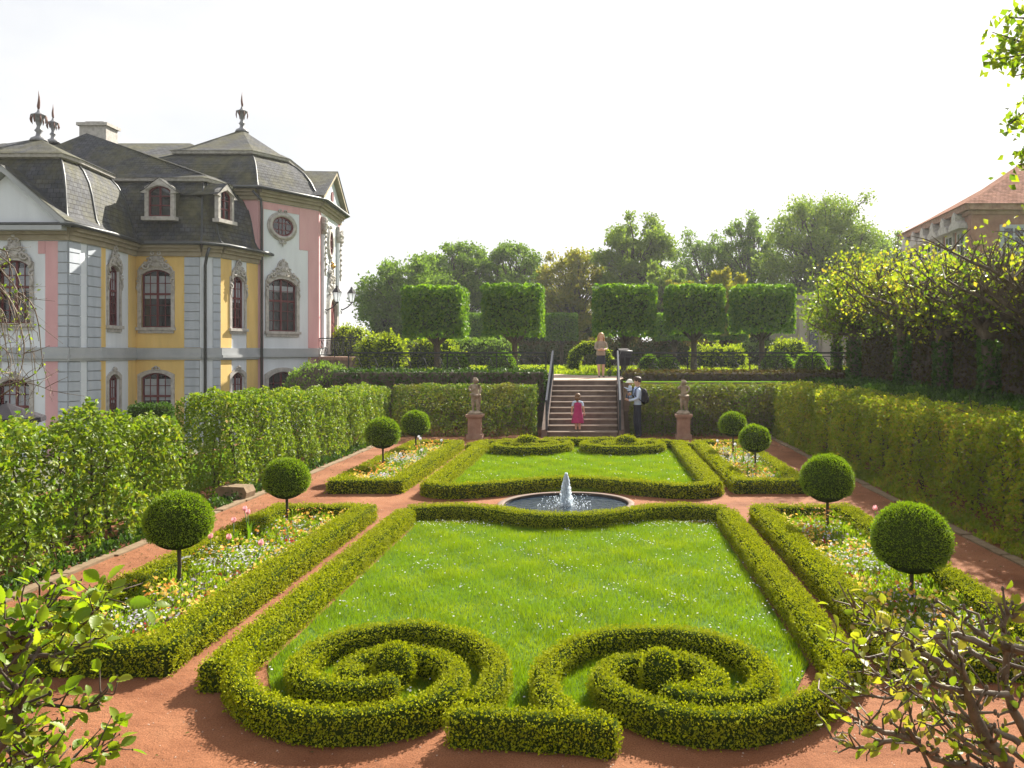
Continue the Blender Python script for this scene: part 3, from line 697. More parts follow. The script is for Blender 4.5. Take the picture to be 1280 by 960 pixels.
# low ground cover at the feet of the hedges, edging stones
def fringe(name, x0, x1, y0, y1, n, label, mat):
    P = np.stack([rng.uniform(x0, x1, n), rng.uniform(y0, y1, n), np.zeros(n)], 1)
    hh = .10+.10*lump(P*2, 1, 3); P[:, 2] = .01+np.clip(hh, .01, .3)*rng.random(n)
    V, T, rd = leaves(P, np.tile([0, 0, 1.], (n, 1)), .07, aspect=.6, spread=.9, up=.2)
    tag(bigmesh(name, V, T, np.zeros(len(T)), rd, [mat]), label, 'ground cover', None, 'stuff')
fringe('ground_cover', -6.5, -6.15, 6, 25, 5200, 'low dark shiny leaves at the foot of the palace-side beech hedge', M['dark'])
fringe('ground_cover', 5.15, 5.5, 7, 25, 5200, 'low dark leaves at the foot of the russet hedge', M['beechr'])
for x, nm, lab, g in ((-6.1, 'edging_stone', 'flat sandstone edging slab beside the palace-side gravel walk', 'edging slabs along the palace-side walk'), (5.08, 'edging_stone', 'flat stone edging slab at the foot of the russet hedge', 'edging slabs along the russet hedge')):
    y = 7.0 if x < 0 else 8.6
    while y < 24.8:
        L = R.uniform(.75, 1.15); ww = R.uniform(.13, .17); o = MB()
        o.box(-ww/2, ww/2, 0, L-.03, -.03, R.uniform(.015, .035)); ob = o.build(nm, M['edge'], loc=(x+R.uniform(-.02, .02), y, 0)); tag(ob, lab, 'edging stone', g); y += L
moss = M['soil']
b = MB(); b.prism([(-.26, 0), (.24, 0), (.27, .12), (.22, .22), (-.2, .235), (-.27, .2)], (0, -.16, 0), (1, 0, 0), (0, 0, 1), (.02, .34, 0))
tag(b.build('sandstone_block', M['edge'], loc=(-6.35, 14.75, 0)), 'rough sandstone block on the gravel at the hedge corner', 'stone block')

# ================================================================ STEPS, RAILS
st = empty('garden_steps', (0, 0, 0), 'flight of ten worn stone steps up to the terrace', 'steps')
for k in range(10):
    y = 25.5+k*.33; z = (k+1)*.16
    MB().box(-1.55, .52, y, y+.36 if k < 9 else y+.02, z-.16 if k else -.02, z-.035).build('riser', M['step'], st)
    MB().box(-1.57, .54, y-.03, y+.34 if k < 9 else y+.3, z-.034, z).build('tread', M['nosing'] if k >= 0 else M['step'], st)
for s, x in (('a', -1.75), ('b', .56)):
    c = MB().prism([(25.4, -.02), (28.9, -.02), (28.9, 1.62), (28.5, 1.62), (25.4, .22)], (x, 0, 0), (0, 1, 0), (0, 0, 1), (.17, 0, 0))
    c.build('cheek_wall', M['step'], st)
for x, lab in ((-1.60, 'slate-blue handrail of the steps on the palace side'), (.60, 'slate-blue handrail of the steps beside the man with the backpack')):
    t = empty('handrail', (x, 25.5, 0), lab, 'handrail', 'handrails of the steps')
    MB().box(-.035, .035, -.12, -.05, .2, 1.13).build('post', M['rail'], t)
    MB().box(-.035, .035, 3.12, 3.19, 1.5, 2.56).build('post', M['rail'], t)
    MB().obox((-.028, -.3, 1.05), (.056, 0, 0), (0, 3.5, 1.48), (0, 0, .07)).build('rail', M['rail'], t)
    q = MB()
    MB().obox((-.02, -.1, .42), (.04, 0, 0), (0, 3.28, 1.4), (0, 0, .035)).build('lower_rail', M['rail'], t)
    for i in range(1, 22):
        yy = -.08+3.25*i/22; zz = .45+1.4*i/22
        q.tube([(0, yy, zz), (0, yy, zz+.66)], .011, 5)
    q.build('baluster_grille', M['rail'], t)

# ================================================================ STATUES
def blobfig(name, joints, edges, radii, mat, parent=None, loc=(0, 0, 0), sub=2, scale=1, rz=0, root=0):
    me = bpy.data.meshes.new(name); me.from_pydata([tuple(Vector(j)*scale) for j in joints], edges, [])
    me.materials.append(mat); o = bpy.data.objects.new(name, me); COL.objects.link(o)
    o.location = loc; o.rotation_euler = (0, 0, rz)
    if parent is not None: o.parent = parent

    m = o.modifiers.new('skin', 'SKIN'); m.use_smooth_shade = True; m.branch_smoothing = .6
    sv = me.skin_vertices[0].data
    for i, r in enumerate(radii):
        rr = r if hasattr(r, '__len__') else (r, r)
        sv[i].radius = (rr[0]*scale, rr[1]*scale); sv[i].use_root = (i == root)
    s = o.modifiers.new('sub', 'SUBSURF'); s.levels = sub; s.render_levels = sub
    return o
def bake(o, matfn=None, mats=None):
    """evaluate modifiers to a plain mesh; matfn(face centre)->slot"""
    dg = bpy.context.evaluated_depsgraph_get(); dg.update()
    me = bpy.data.meshes.new_from_object(o.evaluated_get(dg)); o.modifiers.clear(); old = o.data; o.data = me
    if mats:
        me.materials.clear()
        for m in mats: me.materials.append(m)
        me.polygons.foreach_set('material_index', [matfn(p.center) for p in me.polygons])
    me.polygons.foreach_set('use_smooth', [True]*len(me.polygons)); me.update()
    return o
#            0 pelvis      1 waist     2 chest      3 neck       4 head      5 headtop
def body(h, arms, legs, w=1.0, headk=1.0, lean=(0, 0), thick=1.0):
    """human skeleton of height h facing -Y; arms/legs: lists of joint points (in h units) per side"""
    lx, ly = lean
    J = [(0, 0, .52), (lx*.3, ly*.3, .62), (lx*.8, ly*.8, .76), (lx, ly, .835), (lx*1.1, ly*1.1-.008, .885), (lx*1.15, ly*1.15-.012, .935), (lx*1.15, ly*1.15-.005, .975)]
    Rr = [(.085*w, .062*thick), (.072*w, .055*thick), (.095*w, .062*thick), (.033, .033), (.048*headk, .052*headk), (.058*headk, .066*headk), (.036*headk, .042*headk)]
    E = [(i, i+1) for i in range(6)]
    for sgn, pts in zip((-1, 1), arms):
        prev = 2
        for k, p in enumerate(pts):
            J.append(p); Rr.append((.034, .028, .022, .017, .016)[k]*(.9+.1*w)); E.append((prev, len(J)-1)); prev = len(J)-1
    for sgn, pts in zip((-1, 1), legs):
        prev = 0
        for k, p in enumerate(pts):
            J.append(p); Rr.append((.056, .042, .026, .022, .014)[k]); E.append((prev, len(J)-1)); prev = len(J)-1
    return [tuple(c*h for c in j) for j in J], E, [tuple(c*h for c in r) if hasattr(r, '__len__') else r*h for r in Rr]
def statue(x, y, label, pose):
    t = empty('garden_statue', (x, y, 0), label, 'statue', 'statues flanking the steps')
    s = MB()
    s.box(-.23, .23, -.23, .23, -.02, .13); s.box(-.185, .185, -.185, .185, .131, .62); s.box(-.22, .22, -.22, .22, .621, .66); s.box(-.25, .25, -.25, .25, .661, .72)
    s.build('pedestal', M['stone'], t)
    g = MB(); g.lathe([(.2, .722), (.21, .76), (.17, .80), (.15, .82)], n=9); g.build('plinth', M['statue'], t)
    h = .92 if pose else .98
    if pose == 0:
        arms = [[(-.11, -.01, .80), (-.17, .02, .68), (-.12, -.07, .62), (-.03, -.11, .66), (.0, -.115, .69)], [(.11, 0, .80), (.17, .03, .68), (.15, -.04, .58), (.13, -.06, .52), (.13, -.07, .50)]]
        legs = [[(-.055, 0, .45), (-.06, -.02, .27), (-.05, .0, .06), (-.05, -.02, .03), (-.06, -.09, .02)], [(.055, 0, .45), (.07, -.04, .27), (.08, .0, .06), (.08, -.02, .03), (.10, -.09, .02)]]
    else:
        arms = [[(-.11, -.01, .80), (-.16, -.06, .72), (-.10, -.10, .82), (-.06, -.09, .88), (-.05, -.08, .90)], [(.11, 0, .80), (.19, -.02, .74), (.16, -.08, .64), (.08, -.10, .60), (.05, -.10, .59)]]
        legs = [[(-.055, 0, .45), (-.06, -.05, .27), (-.05, .0, .06), (-.05, -.02, .03), (-.06, -.09, .02)], [(.055, 0, .45), (.04, -.05, .28), (.09, .02, .06), (.09, .0, .03), (.11, -.07, .02)]]
    J, E, Q = body(h, arms, legs, w=1.1, headk=1.35, lean=(.02, -.01), thick=1.3)
    Q = [tuple(c*1.2 for c in q) if hasattr(q, '__len__') else q*1.35 for q in Q]
    o = bake(blobfig('figure', J, E, Q, M['statue'], t, loc=(0, 0, .80)))
    for v in o.data.vertices:
        n_ = lump(np.array([list(v.co)])*9, .006, 3)[0]; v.co += v.normal*float(n_)
    c = MB()
    for k in range(14):
        a = 6.28*k/14; c.ball((.05*math.cos(a)+.02*h, -.01+.055*math.sin(a), .80+h*.955), .026, 7, 5, jit=.3)
    for k in range(9): c.ball((R.uniform(-.04, .05), R.uniform(-.03, .05), .80+h*(.985+R.uniform(-.01, .01))), .03, 7, 5, jit=.3)
    c.build('curls', M['statue'], t, True)
    c = MB()      # draped cloth falling behind / across the hips
    pts = [(-.13, -.04, .80+h*.52), (-.04, -.11, .80+h*.50), (.06, -.10, .80+h*.47), (.13, -.01, .80+h*.50), (.12, .08, .80+h*.36), (.08, .1, .80+h*.18), (.1, .09, .83)]
    c.tube(pts, [.03, .045, .05, .045, .055, .06, .05], 9); c.tube([(p[0]*.8, p[1]+.03, p[2]-.06) for p in pts[:5]], [.02, .035, .04, .04, .03], 8)
    c.build('drapery', M['statue'], t, True)
    f = MB(); f.ball((.022*h-.012*0, -.075*h*1.1, .80+h*.925), .012, 6, 5, sc=(1, 1.2, 1.4)); f.build('nose', M['statue'], t, True)
statue(-3.68, 24.95, 'weathered stone putto on a pink pedestal on the palace side of the steps', 0)
statue(2.45, 24.95, 'weathered stone putto on a pink pedestal beyond the man with the backpack', 1)

# ================================================================ PEOPLE
SK = plain('skin', (.55, .33, .24), .55, .3, var=.04); HAIRB = plain('brown_hair', (.045, .024, .014), .6, .3, var=.3, scale=60)
HAIRL = plain('light_brown_hair', (.17, .09, .045), .6, .3, var=.3, scale=60); HAIRG = plain('blond_hair', (.42, .24, .10), .55, .35, var=.3, scale=60)
WHITE = plain('white_shirt', (.50, .60, .80), .8, .2, var=.06, scale=9); NAVY = plain('dark_trousers', (.022, .026, .042), .85, .2, var=.3)
MAG = plain('magenta_dress', (.38, .025, .13), .75, .25, var=.12, scale=14); BLACK = plain('black_fabric', (.015, .013, .02), .8, .2, var=.3)
TAUPE = plain('taupe_top', (.30, .24, .19), .8, .2); JEAN = plain('jean_blue', (.05, .08, .15), .8, .2); SHOE = plain('dark_shoe', (.02, .015, .013), .5)
def face(t, c, r, dirv, parentmat=SK):
    """nose, eyes, ears on a head centre c radius r looking along dirv"""
    f = Vector(dirv).normalized(); s = f.cross(Vector((0, 0, 1))).normalized(); c = Vector(c)
    MB().ball(c+f*r*1.02-Vector((0, 0, r*.12)), r*.17, 7, 5, sc=(1, 1, 1.5)).build('nose', SK, t, True)
    for k in (-1, 1):
        MB().ball(c+f*r*.88+s*k*r*.36+Vector((0, 0, r*.1)), r*.11, 7, 5).build('eye', BLACK, t, True)
        MB().ball(c+s*k*r*.92-f*r*.05, r*.22, 7, 5, sc=(.5, .8, 1.2)).build('ear', SK, t, True)
    MB().tube([c+f*r*.93-s*r*.25-Vector((0, 0, r*.52)), c+f*r*.98-Vector((0, 0, r*.55)), c+f*r*.93+s*r*.25-Vector((0, 0, r*.52))], r*.05, 5).build('mouth', plain('lips', (.4, .12, .1), .5), t, True)
def hand(t, w, d, size, side=1, up=(0, 0, 1)):
    """palm and five curled fingers, wrist w, pointing along d"""
    w = Vector(w); d = Vector(d).normalized(); s = d.cross(Vector(up)).normalized()*side; n = s.cross(d); b = MB()
    b.tube([w, w+d*size*.25, w+d*size*.5], [size*.16, size*.24, size*.2], 8)
    for k in range(4):
        o = w+d*size*.46+s*size*(k-1.5)*.13; L = size*(.42, .48, .45, .34)[k]
        b.tube([o, o+d*L*.5+n*L*.12, o+d*L*.85+n*L*.4], [size*.06, size*.055, size*.04], 6)
    o = w+d*size*.15-s*size*.2; b.tube([o, o-s*size*.15+d*size*.18, o-s*size*.14+d*size*.36+n*size*.08], [size*.075, size*.065, size*.05], 6)
    b.build('hand', SK, t, True)
# --- girl in the magenta dress, seen from behind, climbing the first step
def girl():
    h = 1.12; t = empty('person', (XA-.17, 25.62, .16), 'small child seen from behind in a magenta pinafore dress climbing the steps', 'person', rz=PI-.15)
    arms = [[(-.115, 0, .79), (-.15, .01, .66), (-.165, -.02, .54), (-.17, -.04, .50), (-.17, -.05, .47)], [(.115, 0, .79), (.15, .01, .66), (.17, -.01, .54), (.17, -.02, .50), (.17, -.03, .47)]]
    legs = [[(-.05, 0, .45), (-.05, .03, .27), (-.055, .02, .06), (-.055, 0, .035), (-.055, -.06, .022)], [(.05, 0, .45), (.05, -.03, .27), (.05, .03, .08), (.05, .0, .035), (.05, -.06, .022)]]
    J, E, Q = body(h, arms, legs, w=1.0, headk=1.25)
    o = blobfig('body', J, E, Q, SK, t); bake(o, lambda c: 1 if (c.z > .68*h and c.z < .815*h and abs(c.x) > .06*h) or (c.z > .6*h and c.z < .82*h and abs(c.x) < .1*h) else (2 if c.z < .045*h else 0), [SK, WHITE, SHOE])
    d = MB(); prof = [(.155, .22), (.16, .235), (.14, .36), (.115, .50), (.098, .60), (.095, .68), (.085, .76), (.05, .80)]
    n = 26; vs_ = []
    for r, z in prof:
        for k in range(n):
            a = 2*PI*k/n; rr = r*h*(1+(.09*math.cos(a*7) if z < .5 else 0)*(.55-z)*3)
            vs_.append((rr*math.cos(a)*1.05, rr*math.sin(a)*.78, z*h))
    d.add(vs_, [(i*n+k, i*n+(k+1) % n, (i+1)*n+(k+1) % n, (i+1)*n+k) for i in range(len(prof)-1) for k in range(n)])
    d.build('dress', MAG, t, True)
    hc = (0, -.012*h, .93*h)
    q = MB().ball((0, .012, .945*h), .078*h, 16, 10, sc=(1, 1.02, 1.05), jit=.04); q.tube([(0, .05, .92*h), (0, .075, .86*h), (.01, .065, .80*h)], [.05*h, .045*h, .02*h], 9)
    for k in range(12):
        a = PI*k/11; q.tube([(.07*h*math.cos(a), .03+.04*h*math.sin(a), .93*h), (.065*h*math.cos(a), .04+.05*h*math.sin(a), .84*h)], [.016*h, .008*h], 5)
    q.build('hair', HAIRL, t, True); face(t, hc, .066*h, (0, -1, -.1))
    hand(t, (-.17*h, -.045*h, .48*h), (0, -.2, -1), .085*h, 1, (0, 1, 0)); hand(t, (.17*h, -.025*h, .48*h), (0, -.1, -1), .085*h, -1, (0, 1, 0))
girl()
# --- man carrying a baby, facing -X
def man():
    h = 1.80; t = empty('person', (1.12, 25.3, 0), 'man in white shirt and dark trousers with a dark backpack, cradling a baby', 'person', 'family in the garden', rz=-PI/2+.25)
    # local: faces -Y, then turned to look towards -X
    arms = [[(-.115, -.01, .795), (-.135, -.045, .66), (-.06, -.14, .67), (-.01, -.155, .69), (.02, -.16, .70)], [(.115, -.01, .795), (.14, -.04, .65), (.07, -.15, .62), (.0, -.165, .625), (-.03, -.165, .63)]]
    legs = [[(-.055, 0, .45), (-.06, -.02, .27), (-.06, .01, .05), (-.06, 0, .028), (-.065, -.075, .016)], [(.055, 0, .45), (.065, 0, .27), (.07, .03, .05), (.07, .02, .028), (.08, -.055, .016)]]
    J, E, Q = body(h, arms, legs, w=1.02, headk=1.0, lean=(0, .005), thick=1.15)
    def mf(c):
        if c.z < .035*h: return 3
        if c.z < .535*h: return 2
        if c.z < .83*h and not (c.y < -.135*h and c.z > .6*h and abs(c.x) < .055*h): return 1
        return 0
    bake(blobfig('body', J, E, Q, SK, t), mf, [SK, WHITE, NAVY, SHOE])
    q = MB().ball((0, .006*h, .953*h), .062*h, 16, 10, sc=(.98, 1.08, .92), jit=.05); q.ball((0, -.02*h, .985*h), .045*h, 12, 8, sc=(1, 1.1, .6), jit=.08); q.build('hair', HAIRB, t, True)
    face(t, (0, -.02*h, .928*h), .062*h, (0, -1, -.25))
    MB().lathe([(.105*h, .525*h), (.107*h, .535*h), (.105*h, .545*h)], n=20, sx=1, sy=.72).build('belt', BLACK, t, True)
    MB().tube([(-.04*h, -.03*h, .83*h), (0, -.045*h, .822*h), (.04*h, -.03*h, .83*h), (0, .02*h, .84*h), (-.04*h, -.03*h, .83*h)], .012*h, 6).build('collar', WHITE, t, True)
    hand(t, (.015*h, -.16*h, .70*h), (.8, -.1, .35), .10*h, 1); hand(t, (-.025*h, -.168*h, .63*h), (-1, -.1, .1), .10*h, -1)
    # backpack
    bp = empty('backpack', (0, 0, 0), 'dark rucksack on the back of the man in the white shirt', 'backpack'); bp.location = (1.12, 25.3, 0); bp.rotation_euler = t.rotation_euler
    b = MB(); b.ball((0, .115*h, .675*h), .1*h, 16, 12, sc=(.95, .62, 1.35)); b.v = [(x, min(y, .185*h), z) for x, y, z in b.v]; b.build('bag', BLACK, bp, True)
    MB().ball((0, .175*h, .63*h), .06*h, 14, 9, sc=(1, .4, 1)).build('pocket', plain('pack_pocket', (.03, .022, .03), .7), bp, True)
    for s in (-1, 1):
        MB().tube([(s*.06*h, .07*h, .80*h), (s*.068*h, .01*h, .845*h), (s*.075*h, -.065*h, .79*h), (s*.085*h, -.07*h, .70*h), (s*.10*h, .02*h, .62*h), (s*.08*h, .08*h, .60*h)], .011*h, 6).build('strap', plain('pack_strap', (.03, .04, .09), .7), bp, True)
    # baby
    k = empty('person', t.location, 'baby in a white sun hat held against the man in the white shirt', 'baby', 'family in the garden'); k.rotation_euler = t.rotation_euler
    bh = .66; ox, oy, oz = 0, -.135*h, .575*h
    arms = [[(-.15, -.02, .70), (-.2, .02, .62), (-.2, .12, .66), (-.18, .2, .7), (-.17, .22, .71)], [(.15, -.02, .70), (.2, -.02, .58), (.2, .08, .56), (.18, .16, .58), (.17, .18, .6)]]
    legs = [[(-.08, .02, .42), (-.15, .10, .33), (-.15, .12, .16), (-.15, .11, .12), (-.15, .05, .10)], [(.08, .02, .42), (.15, .10, .33), (.15, .12, .16), (.15, .11, .12), (.15, .05, .10)]]
    J, E, Q = body(bh, arms, legs, w=1.5, headk=1.9, thick=1.6)
    J = [(a+ox, -b+oy, c+oz) for a, b, c in J]
    bake(blobfig('body', J, E, Q, SK, k), lambda c: 1 if (c.z-oz) < .56*bh and (c.z-oz) > .2*bh else (2 if c.z-oz < .8*bh and c.z-oz >= .56*bh else 0), [SK, JEAN, WHITE])
    hc = (0+0, oy, oz+.93*bh); b = MB(); b.ball((hc[0], hc[1], hc[2]+.02), .093, 16, 9, sc=(1, 1, .85)); b.v = [(x, y, max(z, hc[2]+.012)) for x, y, z in b.v]
    b.lathe([(.085, .012), (.135, -.012), (.132, -.004), (.088, .03)], hc, 18, caps=False); b.build('sun_hat', plain('hat_cotton', (.78, .74, .68), .8), k, True)
    face(k, hc, .085, (-.5, 1, 0))
man()
# --- woman on the terrace with long blond hair, facing the garden
def woman():
    h = 1.64; Y = 31.3; t = empty('person', ((751-VX)*Y/F, Y, 1.606), 'woman with long blond hair standing on the terrace at the head of the steps', 'person', rz=.25)
    arms = [[(-.11, -.01, .79), (-.14, -.03, .66), (-.08, -.13, .62), (-.03, -.15, .62), (.0, -.155, .62)], [(.11, -.01, .79), (.14, -.03, .66), (.08, -.13, .63), (.03, -.15, .64), (.0, -.155, .645)]]
    legs = [[(-.055, 0, .45), (-.05, -.02, .27), (-.04, .01, .05), (-.04, 0, .028), (-.045, -.07, .016)], [(.055, 0, .45), (.055, 0, .27), (.06, .02, .05), (.06, .01, .028), (.07, -.06, .016)]]
    J, E, Q = body(h, arms, legs, w=.95, lean=(0, -.02))
    bake(blobfig('body', J, E, Q, SK, t), lambda c: 1 if c.z > .52*h and c.z < .82*h and c.y > -.125*h else (2 if c.z < .04*h else 0), [SK, TAUPE, SHOE])
    d = MB().lathe([(.105*h, .30*h), (.108*h, .31*h), (.105*h, .42*h), (.093*h, .5*h), (.075*h, .585*h)], n=22, sx=1.02, sy=.75); d.build('skirt', NAVY, t, True)
    d = MB().lathe([(.105*h, .50*h), (.1*h, .56*h), (.085*h, .63*h), (.1*h, .74*h), (.085*h, .80*h), (.045*h, .828*h)], n=22, sx=1.05, sy=.74); d.build('blouse', TAUPE, t, True)
    q = MB().ball((0, -.012*h, .95*h), .067*h, 16, 10, sc=(1, 1.05, 1), jit=.05)
    for k in range(26):
        a = -.35+(PI+.7)*k/25; x, y = .062*h*math.cos(a), -.01*h+.06*h*math.sin(a)
        q.tube([(x, y, .955*h), (x*1.12, y*1.05+.01, .88*h), (x*1.2, y*1.0+.01, .81*h), (x*1.1, y*.9, .755*h+R.uniform(0, .04))], [.014*h, .015*h, .013*h, .004*h], 6)
    q.build('hair', HAIRG, t, True); face(t, (0, -.035*h, .93*h), .06*h, (0, -1, -.4))
    hand(t, (0, -.155*h, .62*h), (.9, -.3, 0), .1*h); hand(t, (0, -.155*h, .645*h), (-.9, -.3, 0), .1*h, -1)
woman()
def pram():
    t = empty('pushchair', (.78, 32.6, 1.606), 'black pushchair parked behind the woman on the terrace', 'pushchair', rz=.5)
    b = MB(); b.prism([(-.3, .42), (.28, .42), (.42, .60), (.40, .66), (-.10, .62), (-.36, .95), (-.42, .9)], (-.22, 0, 0), (0, 1, 0), (0, 0, 1), (.44, 0, 0)); b.build('seat', BLACK, t)
    c = MB(); n = 10; vs_ = []
    for k in range(n+1):
        a = PI*.95*k/n
        for x in (-.24, .24): vs_.append((x, -.15-.34*math.cos(a)*.9, .72+.36*math.sin(a)))
    c.add(vs_, [(2*k, 2*k+1, 2*k+3, 2*k+2) for k in range(n)]); c.add([(x, y, z-.012) for x, y, z in vs_], [(2*k, 2*k+2, 2*k+3, 2*k+1) for k in range(n)]); c.build('hood', BLACK, t, True)
    f = MB()
    for x in (-.25, .25):
        f.tube([(x, .35, .14), (x, -.1, .5), (x, -.5, .98)], .014, 6); f.tube([(x, -.38, .16), (x, .1, .5)], .014, 6)
    f.tube([(-.25, -.5, .98), (.25, -.5, .98)], .018, 6); f.build('frame', plain('alloy', (.12, .12, .13), .5, .4, .3), t, True)
    for x in (-.27, .27):
        for y in (.37, -.38):
            w = MB(); n = 16; w.tube([(x, y+.13*math.cos(2*PI*k/n), .145+.13*math.sin(2*PI*k/n)) for k in range(n+1)], .018, 6); w.tube([(x-.02, y, .145), (x+.02, y, .145)], .03, 8)
            for k in range(5): w.tube([(x, y, .145), (x, y+.13*math.cos(k*1.257), .145+.13*math.sin(k*1.257))], .006, 4)
            w.build('wheel', SHOE, t, True)
pram()

# ================================================================ TERRACE: railings, low hedges, ball shrubs
def railing(pts, z, label, group=None, hgt=.92, bay=1.9):
    t = empty('iron_railing', (pts[0][0], pts[0][1], z), label, 'railing', group)
    o = Vector((pts[0][0], pts[0][1], 0))
    for (a, b) in zip(pts[:-1], pts[1:]):
        a = Vector((a[0], a[1], 0))-o; b = Vector((b[0], b[1], 0))-o; d = b-a; L = d.length; n = max(1, round(L/bay)); u = d/L
        for zz, rr in ((hgt, .03), (hgt-.12, .014), (.1, .018)):
            MB().tube([a+Vector((0, 0, zz)), b+Vector((0, 0, zz))], rr, 6).build('rail', M['iron'], t)
        for k in range(n+1):
            p = a+u*L*k/n; MB().tube([p, p+Vector((0, 0, hgt))], .024, 6).build('post', M['iron'], t)
        for k in range(n):
            g = MB(); p0 = a+u*L*k/n; w = L/n; m = 3
            for j in range(m):
                q = p0+u*w*(j+.5)/m; r = w/m/2
                for s in (-1, 1):
                    c = []
                    for i in range(15):
                        th = i/14*5.2; rad = r*.85*(1-.12*i/14*4/4); 
                        c.append(q+u*(s*(r*.5)*math.cos(th)*(1-i/24))+Vector((0, 0, .12+(hgt-.25)*(.28 if s < 0 else .72)+.17*math.sin(th)*(1-i/24))))
                    g.tube(c, .014, 4, caps=False)
                g.tube([q+Vector((0, 0, .1)), q+u*r*.6+Vector((0, 0, hgt*.5)), q+Vector((0, 0, hgt-.12))], .012, 4)
                g.tube([q+Vector((0, 0, .1)), q-u*r*.6+Vector((0, 0, hgt*.5)), q+Vector((0, 0, hgt-.12))], .012, 4)
            g.build('scrollwork_panel', M['iron'], t)
    return t
railing([(-1.85, 29.0), (-8.6, 29.0)], 1.60, 'black scrollwork railing along the terrace edge on the palace side of the steps')
railing([(.85, 29.0), (9.4, 29.0)], 1.60, 'black scrollwork railing along the terrace edge behind the man')
dk = [M['bark'], M['dark']]
def core_box(x0, x1, y0, y1, z0, z1, r=.05):
    c = MB(); p = lin([(x0, (y0+y1)/2), (x1, (y0+y1)/2)], .3); ribbon(p, y1-y0, z1-z0, r=r, mb=c, z0=z0); return outward(c)
tag(clip_bush('ivy_hedge', core_box(-8.8, -1.85, 27.9, 28.9, .6, 1.88), dk, 420, .09, depth=.1, puff=.06, inset=.03, zmin=None, aspect=.7, flat=.4), 'low dark ivy hedge along the terrace edge behind the palace-side statue', 'hedge')
tag(clip_bush('brown_hedge', core_box(.85, 9.6, 27.9, 28.9, .6, 1.86), [M['bark'], M['brownleaf']], 420, .09, depth=.1, puff=.05, inset=.03, zmin=None, aspect=.7, flat=.4), 'low brownish hedge along the terrace edge behind the man with the backpack', 'hedge')
tag(clip_bush('evergreen_shrub', outward(MB().ball((-9.6, 29.2, 1.2), .95, 16, 10, sc=(1.25, 1, .95), jit=.1)), [M['bark'], M['bgA']], 500, .09, depth=.15, puff=.12, inset=.05, zmin=None, aspect=.6), 'rounded dark green shrub leaning against the balcony wall', 'shrub')
def ballshrub(x, y, rx, rz_, label, mat='linden'):
    c = outward(MB().lathe([(rx*.75, 0), (rx, rz_*.6), (rx*.95, rz_*1.1), (rx*.7, rz_*1.65), (rx*.3, rz_*1.95), (.01, rz_*2)], (x, y, 1.6), 16))
    tag(clip_bush('ball_shrub', c, [M['boxcore'], M[mat]], 600, .075, depth=.06, puff=.025, inset=.02, zmin=None, aspect=.6), label, 'shrub', 'rounded shrubs on the terrace')
for p_, y, w, lab in ((570, 33, 32, 'rounded shrub behind the terrace railing under the first cube-shaped tree'), (628, 33, 34, 'rounded shrub behind the terrace railing under the second cube-shaped tree'),
                (835, 34, 26, 'small dark ball shrub on the terrace lawn behind the man'), (812, 37, 26, 'small green shrub beside the dark ball shrub on the terrace lawn'),
                (1013, 33, 38, 'clipped dome shrub behind the railing near the stone-pillared building'), (972, 34.5, 40, 'broad dark dome shrub under the cube-shaped tree nearest the pillared building')):
    ballshrub((p_-VX)*y/F, y, w*y/F/2, .40 if w < 30 else .47, lab)
# arched bush
c = MB(); n = 10
c.tube([((738+22*math.cos(PI*k/n)-0-VX)*40/F, 40, 1.6+1.15*math.sin(PI*k/n)**.7) for k in range(n+1)][::-1], .28, 8)
tag(clip_bush('arched_bush', outward(c), [M['boxcore'], M['bgD']], 350, .1, depth=.1, puff=.05, zmin=None, aspect=.6), 'bush trained as a low arch on the lawn behind the woman', 'bush')

def groundleaves(name, poly, n, z, hgt, size, mat, label, cat):
    xs = [p[0] for p in poly]; ys = [p[1] for p in poly]; x = rng.uniform(min(xs), max(xs), n); y = rng.uniform(min(ys), max(ys), n); k = inpoly(x, y, poly); x, y = x[k], y[k]; m = len(x)
    P = np.stack([x, y, z+hgt*rng.random(m)*(1+.8*lump(np.stack([x, y, x*0], 1), 1, 1.5))], 1); V, T, rd = leaves(P, np.tile([0, 0, 1.], (m, 1)), size, aspect=.55, spread=.8, up=.3)
    tag(bigmesh(name, V, T, np.zeros(len(T)), rd, [mat]), label, cat, None, 'stuff')
groundleaves('bank_shade_leaves', [(6.6, 8), (8.6, 8), (8.6, 28.6), (6.6, 28.6)], 16000, 1.5, .16, .09, M['dark'], 'dark leaf cover added as shade on the bank under the pollarded trees', 'ground cover')  # dark cover added so the bank looks shaded; the shade is its colour
groundleaves('terrace_grass', [(-1.6, 36.4), (-9, 36.6), (-9, 50), (22, 50), (22, 33), (2, 33.4)], 42000, 1.6, .12, .13, M['bgD'], 'bright tall grass of the terrace lawn behind the railing', 'grass')

